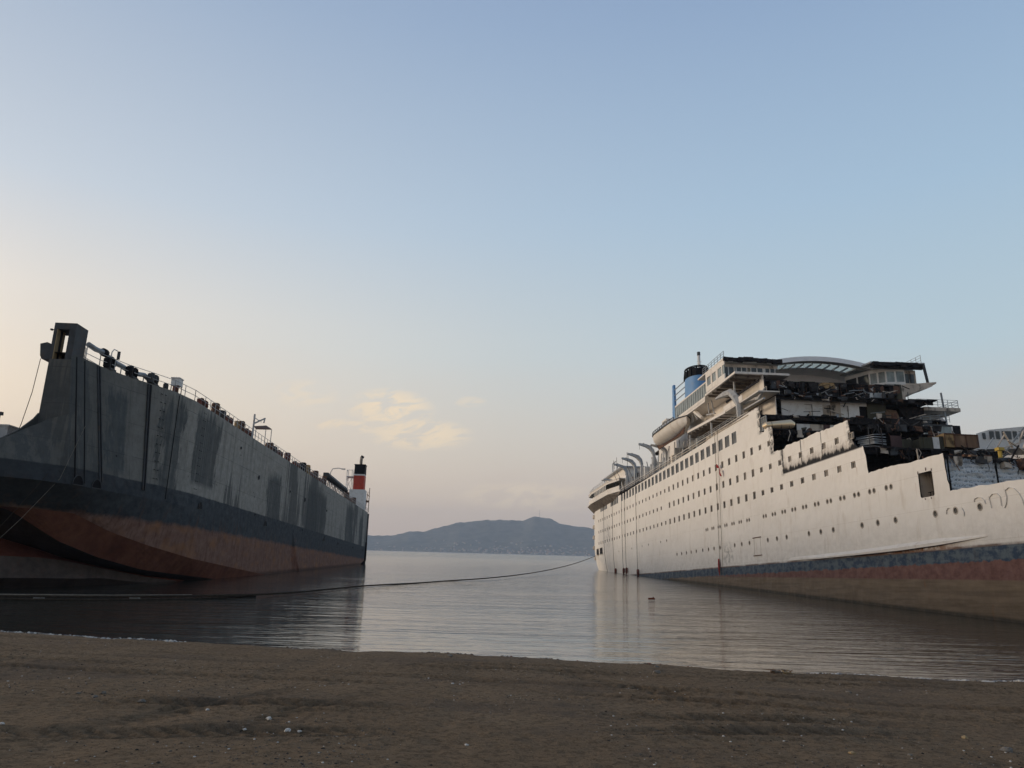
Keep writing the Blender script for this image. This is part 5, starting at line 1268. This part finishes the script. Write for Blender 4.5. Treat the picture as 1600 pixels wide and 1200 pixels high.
# stern door and fender
mb = MB(); mb.box((-74.8, -2.6, 3.2), (-73.6, .35, 8.3), M_black); mb.box((-74.9, -.25, 8.3), (-74.2, .3, 16.2), M_dark); mb.box((-75.6, -3.2, 2.2), (-74.05, .1, 3.2), M_black); mb.build('stern_ramp', dock)
mb = MB()
for v_ in (-.8, -1.6): mb.tube([(-73, v_, 2.4), (-72.6, v_ + .2, .0 + 2.6 - 2)], .05, M_dark, 4)
mb.build('stern_chain', dock)
# railing on the wall top
pts = [(u, vD(u) - .12, TW) for u in [-74, -40, -10, 20, 45, 60, 63, 67, 69.6, 72.3, 75.9, 77.9]]
railing('railing', dock, pts, 1.15, 1.55, M_davit, .032, (.5,))
# funnel at the stern end of the wall
def on_top(x, u=None, v=-1.0):   # u on the wall top seen above pixel x
    return LF.hit(x, 700, v=v).x
fu = -71.0
mb = MB(); mb.box((-73, -4.8, TW), (-69, -.55, 22.3), M_white); stack = mb.build('stack_house', dock)
mb = MB(); mb.box((-72.6, -3.9, 22.3), (-69.4, -1.0, 26.2), M_red); mb.build('stack_band', stack, False)
mb = MB(); mb.box((-72.62, -3.92, 26.2), (-69.38, -.98, 26.6), M_white); mb.box((-72.6, -3.85, 26.6), (-69.4, -1.0, 29.2), M_black); mb.box((-72.7, -4.0, 29.2), (-69.3, -.9, 29.35), M_black); mb.build('stack_top', stack)
mb = MB(); mb.tube([(-71, -2.4, 29.3), (-71, -2.4, 31.0), (-71, -2.3, 31.6)], [.42, .42, .5], M_creamdirty, 10); mb.tube([(-71, -2.3, 31.4), (-71, -2.0, 31.9)], .48, M_black, 10); mb.build('exhaust_pipe', stack, True)
mb = MB()
for v_ in (-6.0, -4.6):
    for u_ in (-73, -70.5): mb.beam((u_, v_, TW), (u_, v_, 27.8), .1, M_white)
for z in (19, 22.3, 25.5, 27.8):
    mb.beam((-70.5, -6, z), (-70.5, -4, z), .08, M_white); mb.beam((-73, -6, z), (-70.5, -6, z), .08, M_white)
for z in (19, 22.3): mb.beam((-70.5, -6, z), (-70.5, -4.6, z + 3.2), .07, M_white); mb.beam((-70.5, -4.6, z), (-70.5, -6, z + 3.2), .07, M_white)
mb.box((-73, -6.1, 25.9), (-70.3, -3.9, 26.1), M_white)
mb.build('ladder_tower', dock)
mb = MB(); mb.beam((-74, .1, TW), (-74, .1, 23.3), .12, M_rust); mb.box((-74.4, -.9, 19.3), (-73.4, .1, 19.8), M_rust); mb.beam((-74, -.8, TW), (-74, -.3, 22.3), .1, M_rust); mb.beam((-73.6, -.5, 21.5), (-74.2, .2, 20.9), .1, M_rust); mb.build('stern_frame', dock)

# things standing on the wall top -----------------------------------------------------
def dobj(name, u, v, z, label, cat, group=None):
    o = LF.empty(name, u, v, z); tag(o, label, cat, group); return o
# big pipe run
pr_ = [LF.hit(x, y, v=v_) for x, y, v_ in ((138, 538, -4.6), (150, 546, -4.4), (163, 551, -4.2), (172, 562, -4.0), (190, 572, -3.7), (207, 583, -3.2), (225, 586, -2.8), (240, 600, -2.2))]
o = dobj('pipe_run', 76, -4, TW, 'thick grey pipe sloping down from the tower along the wall top', 'pipe')
def to(o, P): return o.matrix_world.inverted() @ (LF.M @ Vector(P))
mb = MB(); mb.tube([to(o, p) for p in pr_], .23, M_grey, 10); mb.build('pipe', o, True)
mb = MB()
for p in (pr_[2], pr_[3]): mb.tube([to(o, p + Vector((.25, 0, 0))), to(o, p - Vector((.25, 0, 0)))], .36, M_black, 10)
for p in pr_[3:7]: mb.beam(to(o, p), to(o, (p.x, p.y, TW)), .05, M_grey)
mb.build('pipe_clamp', o, True)
q = LF.hit(188, 590, v=-3.6)
o = dobj('deck_lamp', 74.6, -3.7, TW, 'hooked white lamp post beside the thick pipe near the tower', 'lamp')
mb = MB(); mb.tube([(0, 0, 0), (0, 0, 1.7), (-.15, .1, 2.0), (-.5, .25, 1.95)], .05, M_white, 6); mb.build('lamp_post', o); mb = MB(); mb.box((-.75, .2, 1.2), (-.6, .42, 1.95), M_dark); mb.build('lamp_head', o)
# dark machinery under the pipe
random.seed(71)
def winch(name, x, label, sc_=1.0, mats=(M_rust, M_rustred), v=-1.0, group=None, cat='winch'):
    q = LF.hit(x, 700, v=v); 
    u_ = q.x
    # height found by standing it on the wall top
    for _ in range(8):
        d_ = LF.M @ Vector((u_, v + vD(u_), TW)); c_ = d_ - cC; pxx = 800 + FPX * c_.dot(cR) / c_.dot(cF); u_ += (pxx - x) * -.02 * (80 - u_ + 60) / 20 if False else 0
        d2 = LF.M @ Vector((u_ + .5, v + vD(u_ + .5), TW)); c2 = d2 - cC; p2 = 800 + FPX * c2.dot(cR) / c2.dot(cF); u_ += (x - pxx) / ((p2 - pxx) / .5)
    o = dobj(name, u_, v + vD(u_), TW, label, cat, group); o.scale = (1, .8, 1.1)
    s_ = sc_; mb = MB()
    mb.box((-.9 * s_, -.5, 0), (.9 * s_, .5, .18), mats[0]); mb.box((-.8 * s_, -.35, .18), (-.6 * s_, .35, 1.0), mats[0]); mb.box((.6 * s_, -.35, .18), (.8 * s_, .35, 1.05), mats[0]); mb.build('base_frame', o)
    mb = MB(); mb.tube([(-.6 * s_, 0, .65), (-.55 * s_, 0, .65), (.55 * s_, 0, .65), (.6 * s_, 0, .65)], [.5, .3, .3, .5], mats[1], 10); mb.build('drum', o, True)
    mb = MB(); mb.box((.8 * s_, -.3, .2), (1.25 * s_, .3, .9), mats[1], .03); mb.build('motor', o); mb = MB(); mb.tube([(-.8 * s_, .1, .6), (-1.2 * s_, .1, .6)], .16, mats[0], 8); mb.build('shaft', o)
    return o
winch('winch', 170, 'dark winch under the thick pipe next to the tower', .6, (M_dark, M_black), -.4)
winch('winch', 205, 'dark winch half hidden by the foot of the thick pipe', .7, (M_dark, M_black), -.5)
winch('winch', 238, 'low dark winch behind the railing left of the white tank', .7, (M_dark, M_dark), -.6)
# white tank on rusty stand
u_ = 66.0; o = dobj('water_tank', 65.3, -1.3, TW, 'white square tank on a rusty stand behind the railing', 'tank')
mb = MB(); mb.box((-.5, -.4, .95), (.5, .4, 1.75), M_white, .02); mb.box((-.56, -.46, 1.7), (.56, .46, 1.78), M_white); mb.build('tank_body', o)
mb = MB()
for a in (-.45, .45):
    for c_ in (-.35, .35): mb.beam((a, c_, 0), (a, c_, .95), .05, M_rust)
mb.tube([(.15, 0, 0), (.15, 0, .95)], .3, M_rustred, 10); mb.beam((-.6, -.4, 0), (-.6, -.4, 2.1), .03, M_dark); mb.build('tank_stand', o)
labs = [(316, 'rusty mooring winch with raised brake lever just past the white tank', 1.0), (356, 'rusty winch left of the small crane, behind the round fairlead', 1.1), (386, 'red brown winch tight against the foot of the small crane', 1.1), (436, 'long red brown winch first past the canopy', 1.3),
        (462, 'red brown winch second past the canopy', 1.3), (486, 'rusty winch third past the canopy', 1.2), (500, 'rusty winch just before the long covered conveyor', 1.2), (546, 'small rusty winch between the conveyor and the funnel', 1.2)]
for (x, lb_, s_) in labs:
    o = winch('winch', x, lb_, s_, (M_rust, M_rustred), -.9, 'rusty winches along the wall top')
def drum(x, label, mat=M_rust, h_=1.1, r_=.4, v=-.7, name='steel_drum', cat='drum', grp='drums and bollards along the wall top'):
    u_ = LF.hit(x, 700, v=v).x
    for _ in range(6):
        f_ = lambda uu_: (lambda c_: 800 + FPX * c_.dot(cR) / c_.dot(cF))((LF.M @ Vector((uu_, v + vD(uu_), TW))) - cC)
        a = f_(u_); b2 = f_(u_ + .5); u_ += (x - a) / ((b2 - a) / .5)
    o = dobj(name, u_, v + vD(u_), TW, label, cat, grp)
    mb = MB(); mb.tube([(0, 0, 0), (0, 0, h_ * .33), (0, 0, h_ * .34), (0, 0, h_ * .66), (0, 0, h_ * .67), (0, 0, h_)], [r_, r_, r_ * 1.07, r_, r_ * 1.07, r_], mat, 12); mb.build('drum_body', o, True); o.scale = (1, 1, 1.25)
    mb = MB(); mb.tube([(0, 0, h_), (0, 0, h_ + .06)], r_ * .8, M_dark, 10); mb.build('drum_lid', o); return o
drum(258, 'short dark bollard just left of the white tank', M_dark, .5, .25); drum(335, 'round rusty fairlead standing between two winches', M_rust, 1.2, .45); drum(345, 'dark drum beside the round fairlead', M_dark, .9, .5)
drum(369, 'yellowish drum between the winches left of the small crane', M_ochre, .9, .32); drum(376, 'rusty drum left of the small crane', M_rust, 1.2, .4); drum(420, 'rusty drum under the canopy', M_rust, .9, .6); drum(426, 'dark drum at the right edge under the canopy', M_dark, .8, .6)
drum(448, 'rusty drum between the first two winches past the canopy', M_rustred, 1.2, .5); drum(472, 'black box drum on the wall top halfway to the funnel', M_black, 1.3, .6); drum(479, 'ochre drum right of the black one', M_ochre, 1.4, .55); drum(492, 'rusty drum before the conveyor', M_rust, 1.4, .55); drum(506, 'thin rusty drum touching the conveyor', M_rust, 1.6, .45); drum(541, 'rusty drum right of the conveyor', M_rust, 1.5, .6); drum(552, 'rusty drum at the foot of the funnel', M_rust, 1.4, .6)
# small crane with canopy
def u_at(x, v):
    u_ = LF.hit(x, 700, v=v).x
    for _ in range(6):
        f_ = lambda uu_: (lambda c_: 800 + FPX * c_.dot(cR) / c_.dot(cF))((LF.M @ Vector((uu_, v, TW))) - cC)
        a = f_(u_); b2 = f_(u_ + .5); u_ += (x - a) / ((b2 - a) / .5)
    return u_
uc = u_at(393.5, -.8); o = dobj('small_crane', uc, -.8, TW, 'grey jib crane post standing over the canopy on the wall top', 'crane')
def sk(x, y, u_=None, v=-.8): return to(o, LF.hit(x, y, u=uc) if u_ is None else LF.hit(x, y, v=v))
mb = MB(); mb.tube([(0, 0, 0), (0, 0, 3.7)], .13, M_davit, 8); mb.build('crane_post', o)
mb = MB(); 
J = lambda x, y: to(o, LF.hit(x, y, u=uc - 1))
mb.beam(J(396, 662), J(414, 654), .12, M_davit); mb.beam(J(396, 651), J(404, 657), .08, M_davit); mb.beam(J(404, 657), J(414, 655), .07, M_davit); mb.beam(J(414.5, 653), J(412, 661), .1, M_davit); mb.beam(J(408, 657), J(408, 661), .03, M_davit)
mb.build('jib', o)
o = dobj('deck_canopy', uc - 3, -1.5, TW, 'flat brown canopy on thin posts right of the small crane', 'canopy')
a, b_, c_, d_ = (to(o, LF.hit(397, 667, u=uc - .5)), to(o, LF.hit(416, 666, u=uc - 9)), to(o, LF.hit(424.5, 671.5, u=uc - 9)), to(o, LF.hit(400, 671, u=uc - .5)))
mb = MB(); mb.prism([a, b_, c_, d_], (0, 0, .12), M_rust); mb.build('canopy_roof', o)
mb = MB()
for p, q_ in ((b_, 416), (c_, 423), (d_, 400)): mb.beam(p, (p[0], p[1], 0), .06, M_davit)
mb.build('canopy_post', o)
# long covered conveyor, lamp
ua, ub = u_at(508, -1.2), u_at(538, -1.2); o = dobj('covered_conveyor', (ua + ub) / 2, -1.2, TW, 'long dark covered beam on trestles near the funnel', 'conveyor'); hl_ = (ua - ub) / 2
mb = MB(); mb.prism([(hl_, -.7, 2.3), (hl_, .5, 2.3), (hl_, .8, 2.6), (hl_, .4, 3.3), (hl_, -.6, 3.3)], (-2 * hl_, 0, -.35), M_dark); mb.build('beam_cover', o)
mb = MB()
for k in range(7): x_ = hl_ - k * hl_ / 3.2; mb.beam((x_, -.5, 0), (x_ + .8, 0, 2.3), .1, M_rust); mb.beam((x_ + 1.2, .3, 0), (x_ + .4, 0, 2.2), .1, M_rust)
mb.build('trestle', o)
o = dobj('deck_lamp', u_at(514, -1.6), -1.6, TW, 'curved lamp post rising over the covered conveyor', 'lamp')
mb = MB(); mb.tube([(0, 0, 0), (0, 0, 4.2), (0, .4, 5.0), (0, 1.6, 5.2), (0, 2.4, 5.05)], .09, M_davit, 6); mb.build('lamp_post', o); mb = MB(); mb.box((-.2, 2.3, 4.9), (.2, 3.1, 5.12), M_davit); mb.build('lamp_head', o)
# white box and floodlight on the foredeck
o = dobj('deck_locker', 79.0, -9.2, 8.0, 'pale box on the low foredeck at the left edge', 'locker')
mb = MB(); mb.box((-1, -1.4, 0), (.6, .75, 2.25), M_davit); mb.box((-1.05, -1.45, 2.25), (.65, .8, 2.35), M_white); mb.build('locker_body', o)
mb = MB(); mb.box((.61, -.6, .3), (.64, .1, 1.8), M_dark); mb.build('locker_door', o)
o = dobj('floodlight', 79.9, -9.1, 8.0, 'floodlight on a thin pole in front of the pale box', 'floodlight')
mb = MB(); mb.tube([(0, 0, 0), (0, 0, 3.1)], .05, M_dark, 6); mb.build('pole', o); mb = MB(); mb.box((-.1, -.22, 3.05), (.25, .22, 3.3), M_dark, .03); mb.build('lamp_head', o)
mb = MB()
for k in range(7): mb.beam((.2, -.4 + k * .12, 0), (.2, -.45 + k * .1, 1.2 + .1 * k), .03, M_dark)
mb.build('cable_bundle', o)
# ropes of the dock ship
rope('hanging_rope', [LF.M @ Vector(p) for p in ((79.9, -6.75, 15.9), (80.1, -6.8, 13), (80.6, -6.9, 10.2), (81.2, -7.0, 8.4))], .03, M_rope, 'thin cable hanging from the sheave box beside the tower', 'ropes on the dock ship')
rope('hanging_rope', [LF.P(79.2, -2.6, 10.5), LF.P(80.5, -3.2, 6), LF.P(82.4, -4.6, 2.6), LF.P(84.6, -6.0, -.6), LF.P(86, -7, -2.6)], .013, M_ropepale, 'pale thin rope slanting down over the bow plating', 'ropes on the dock ship')
rope('hanging_rope', [LF.P(81.5, -3.6, 6.3), LF.P(83, -4.6, 3.4), LF.P(84.6, -5.8, .4), LF.P(86, -6.6, -2.6)], .018, M_rope, 'dark thin rope slanting down beside the pale one over the bow plating', 'ropes on the dock ship')

# ------------------------------------------------------------------ mooring ropes across the water
def smooth(P, n_=8):
    P = [Vector(p) for p in P]; out_ = []
    for i in range(len(P) - 1):
        p0, p1, p2, p3 = P[max(i - 1, 0)], P[i], P[i + 1], P[min(i + 2, len(P) - 1)]
        for k in range(n_):
            t_ = k / n_; out_.append(.5 * ((2 * p1) + (-p0 + p2) * t_ + (2 * p0 - 5 * p1 + 4 * p2 - p3) * t_ ** 2 + (-p0 + 3 * p1 - 3 * p2 + p3) * t_ ** 3))
    out_.append(P[-1]); return out_
end = RF.P(-157, hv(-157, 11) - .1, 11.2)
def gz(x, y, z): return ground(x, y, z)
P = [gz(-120, 934, .25), gz(0, 931.5, .22), gz(150, 932, .2), gz(300, 931, .2), (gz(400, 929, .18)), gz(480, 924, .16), gz(570, 915.5, .12), gz(650, 911, .05), gz(700, 907.5, .06), gz(760, 903.5, .25)]
q1 = P[-1]
for t_ in (.2, .4, .6, .8): 
    p = q1.lerp(end, t_); p.z = .25 + (end.z - .25) * (t_ ** 2.0) ; P.append(p)
P.append(end)
rope('mooring_rope', smooth(P), [.055] * 1 if False else .075, M_rope, 'long dark mooring rope sagging from the stern of the cruise ship across the water')
P = [gz(-120, 940, .06), gz(0, 936, .06), gz(60, 936.5, .06), gz(150, 937, .06), gz(260, 936, .05), gz(340, 933.5, .06), gz(400, 930.5, .06)]
rope('mooring_rope', smooth(P), .06, M_rope, 'lower dark rope lying along the water at the left in front of the grey ship')
rope('mooring_rope', smooth([gz(-120, 927, .3), gz(0, 928.5, .3), gz(150, 930, .28), gz(300, 929.5, .25)]), .035, M_ropepale, 'pale brown rope just above the dark rope at the left')
for k, (x, y, lab) in enumerate(((57, 935, 'pale foam float on the rope at the far left'), (207, 935, 'pale foam float on the rope right of the other float'))):
    p = gz(x, y, .05); mb = MB(); mb.tube([(-.22, 0, 0), (-.18, 0, .0), (.18, 0, .03), (.24, 0, .0)], [.04, .08, .08, .03], M_foam, 8); mb.tube([(.2, .1, .0), (.35, .1, .05), (.5, .08, .0)], [.04, .09, .03], M_foam, 8)
    o = mb.build('rope_float', None, True); o.location = p; tag(o, lab, 'float')
p = gz(1018, 937, .05); mb = MB(); mb.tube([(-.32, 0, .05), (-.2, 0, .08), (.2, .05, .1), (.34, .1, .04)], [.05, .1, .11, .04], M_float, 8); mb.tube([(.1, 0, .1), (.2, 0, .24)], .05, M_rustred, 6)
o = mb.build('floating_debris', None, True); o.location = p; tag(o, 'orange red plastic piece drifting on the water near the white ship', 'debris')

# ------------------------------------------------------------------ stones, shells, driftwood
import bmesh
def rock_mesh(name, mat, seed, flat=.6):
    bm = bmesh.new(); bmesh.ops.create_icosphere(bm, subdivisions=2, radius=1)
    for v_ in bm.verts:
        k = 1 + .45 * noise.noise(v_.co * 1.4 + Vector((seed, 0, 0))) + .15 * noise.noise(v_.co * 4 + Vector((seed, 3, 0))); v_.co *= k; v_.co.z *= flat
    me = bpy.data.meshes.new(name); bm.to_mesh(me); bm.free(); me.materials.append(mat); return me
M_shell = simple('pale_shell', (.5, .47, .42), .7, .2, 8)
M_sandstone = simple('ochre_stone', (.30, .22, .12), .9, .3, 8)
def bz(x, y): return float(beach_z(np.array([x]), np.array([y]))[0])
def onbeach(px_, py_):
    z = .3
    for _ in range(12):
        p = ground(px_, py_, z); z = bz(p.x, p.y)
    return Vector((p.x, p.y, z))
rk = [(1027, 1052, .14, M_stone, 'grey stone on the sand near the middle of the shoreline'), (875, 1029, .16, M_stone, 'dark stone right at the water edge near the middle'), (703, 1026, .12, M_stone, 'low dark lump at the water edge left of the middle'), (1026, 1043, .1, M_stone, 'small dark stone at the water edge above the grey stone'),
      (420, 1124, .065, M_shell, 'largest white stone in the cluster on the left sand'), (449, 1147, .06, M_shell, 'white stone lowest in the cluster on the left sand'), (324, 1110, .045, M_shell, 'white stone left of the cluster on the left sand'), (468, 1146, .04, M_shell, 'white stone at the right end of the cluster'),
      (383, 1135, .04, M_shell, 'small white stone left side of the cluster'), (162, 1084, .07, M_stone, 'flat grey stone on the left sand'), (222, 1092, .08, M_stone, 'flat blue grey stone on the left sand, right of its neighbour'), (148, 1090, .07, M_stone, 'dark stone on the left sand beside a flat grey one'), (122, 1084, .05, M_stone, 'dark pebble leftmost on the left sand'),
      (1508, 1154, .075, M_sandstone, 'pale brown stone at the lower right of the beach'), (1332, 1178, .06, M_sandstone, 'small ochre stone near the bottom edge, right of centre'), (1260, 1116, .06, M_stone, 'dark stone on the sand right of centre'), (1326, 1083, .09, M_stone, 'flat grey stone on the sand on the right'), (2, 1136, .05, M_shell, 'white stone at the left edge of the beach'),
      (1251, 1145, .05, M_shell, 'whitish pebble below the dark stone right of centre'), (729, 1165, .04, M_shell, 'whitish pebble near the bottom centre'), (707, 1069, .05, M_shell, 'white chip on the sand left of centre'), (1422, 1181, .05, M_stone, 'dark pebble near the bottom right'), (1574, 1175, .12, M_stone, 'dark clod in the bottom right corner')]
for k, (x, y, r_, mt, lab) in enumerate(rk):
    p = onbeach(x, y); o = bpy.data.objects.new('stone', rock_mesh('stone', mt, k * 3.7)); COL.objects.link(o); o.location = p + Vector((0, 0, r_ * .2)); r_ *= .72; o.scale = (r_ * 1.2, r_, r_); o.rotation_euler = (0, 0, k * 1.3); tag(o, lab, 'stone', 'stones on the beach')
p = onbeach(1216, 1053); random.seed(81); mb = MB()
for k in range(14):
    a = Vector((ru(-.5, .5), ru(-.15, .15), ru(0, .08))); mb.tube([a, a + Vector((ru(-.3, .3), ru(-.1, .1), ru(.02, .18))), a + Vector((ru(-.5, .5), ru(-.2, .2), ru(.02, .22)))], [.03, .045, .012], random.choice([M_sandstone, M_stone, M_brownbox]), 5)
o = mb.build('driftwood', None, True); o.location = p; o.scale = (.6, .6, .6); tag(o, 'small tangle of pale driftwood at the water edge right of centre', 'driftwood')

def scatter(name, n_, fn, mats, label, seed):
    r_ = np.random.default_rng(seed); bm = bmesh.new(); bmesh.ops.create_icosphere(bm, subdivisions=1, radius=1); base = np.array([v_.co[:] for v_ in bm.verts]); fcs = np.array([[v_.index for v_ in f_.verts] for f_ in bm.faces]); bm.free()
    P, s_ = fn(r_, n_); n_ = len(P); zz = beach_z(P[:, 0], P[:, 1])
    V = base[None] * (1 + .35 * (r_.random((n_, len(base), 1)) - .5)) * s_[:, None, None] * np.stack([np.ones(n_) * 1.2, .8 + .5 * r_.random(n_), .45 + .4 * r_.random(n_)], -1)[:, None]
    an = r_.random(n_) * 6.28; c_, sn = np.cos(an)[:, None], np.sin(an)[:, None]; x_ = V[..., 0] * c_ - V[..., 1] * sn; y_ = V[..., 0] * sn + V[..., 1] * c_
    V = np.stack([x_ + P[:, :1], y_ + P[:, 1:], V[..., 2] + (zz + s_ * .15)[:, None]], -1).reshape(-1, 3)
    Fc = (fcs[None] + (np.arange(n_) * len(base))[:, None, None]).reshape(-1, 3)
    me = bpy.data.meshes.new(name); me.from_pydata(V.tolist(), [], Fc.tolist())
    for m_ in mats: me.materials.append(m_)
    w_ = r_.choice(len(mats), n_, p=[.55, .3, .15] if len(mats) == 3 else None); me.polygons.foreach_set('material_index', np.repeat(w_, len(fcs)).astype(np.int32)); me.update()
    o = bpy.data.objects.new(name, me); COL.objects.link(o); tag(o, label, kind='stuff'); return o
def f_peb(r_, n_):
    y = 7.5 + 22 * r_.random(n_) ** 1.6; x = (r_.random(n_) * 2 - 1) * (y * .72 + 1.5); P = np.stack([x, y], -1)
    dn = vnoise(P[:, 0], P[:, 1], 31, .35, .5) + vnoise(P[:, 0], P[:, 1], 32, 1.1, 1.4) * .6 > -.12 + .3 * r_.random(n_); P = P[dn]
    return P, .006 + .016 * r_.random(len(P)) ** 3
scatter('pebbles', 15000, f_peb, [simple('brown_pebble', (.12, .1, .08), .9, .4, 9), simple('dark_pebble', (.045, .04, .036), .9, .3, 9), M_shell], 'fine pebbles and shell bits scattered over the sand', 5)
def f_sh(r_, n_):
    k = r_.random(n_) < .42; x = np.where(k, -22 + 9.5 * r_.random(n_), 10 + 8 * r_.random(n_) ** .7); sh = np.interp(x, SHX, SHY) + .6 * vnoise(x, x * 0, 5, .35, 1) + .35 * vnoise(x, x * 0, 6, 1.1, 1) + .2 * vnoise(x, x * 0, 7, 3.1, 1)
    y = sh - .25 + .28 * r_.normal(size=n_); return np.stack([x, y], -1), .022 + .06 * r_.random(n_) ** 2
scatter('shingle', 2600, f_sh, [M_shell, simple('grey_pebble', (.2, .19, .18), .8, .4, 9), M_stone], 'band of pale pebbles and froth along the water edge', 6)

def f_cl(r_, n_):
    x = -22 + 44 * r_.random(n_); x = x + .5 * np.round(x / 1.7) * 0; sh = np.interp(x, SHX, SHY) + .6 * vnoise(x, x * 0, 5, .35, 1) + .35 * vnoise(x, x * 0, 6, 1.1, 1) + .2 * vnoise(x, x * 0, 7, 3.1, 1)
    y = sh - .1 - np.abs(.35 * r_.normal(size=n_)); kp = vnoise(x, y, 41, .8, .8) > -.1; return np.stack([x, y], -1)[kp], (.018 + .05 * r_.random(n_) ** 4)[kp]
scatter('beach_clods', 1500, f_cl, [simple('damp_clod', (.07, .05, .034), .9, .4, 9), M_stone, M_rustred], 'dark clods and weed bits left along the water line', 8)
# ------------------------------------------------------------------ haze
mb = MB()
m = bpy.data.materials.new('haze_air'); m.use_nodes = True; nt = m.node_tree
nt.nodes.remove(nt.nodes['Principled BSDF']); pv = nt.nodes.new('ShaderNodeVolumePrincipled'); pv.inputs['Color'].default_value = (.72, .84, 1.0, 1); pv.inputs['Density'].default_value = 1.05e-4; pv.inputs['Anisotropy'].default_value = .0
nt.links.new(pv.outputs[0], nt.nodes['Material Output'].inputs['Volume'])
mb.box((-10000, -900, -60), (10000, 10000, 520), m); hz = mb.build('haze'); tag(hz, 'thin evening haze over the bay', kind='stuff')
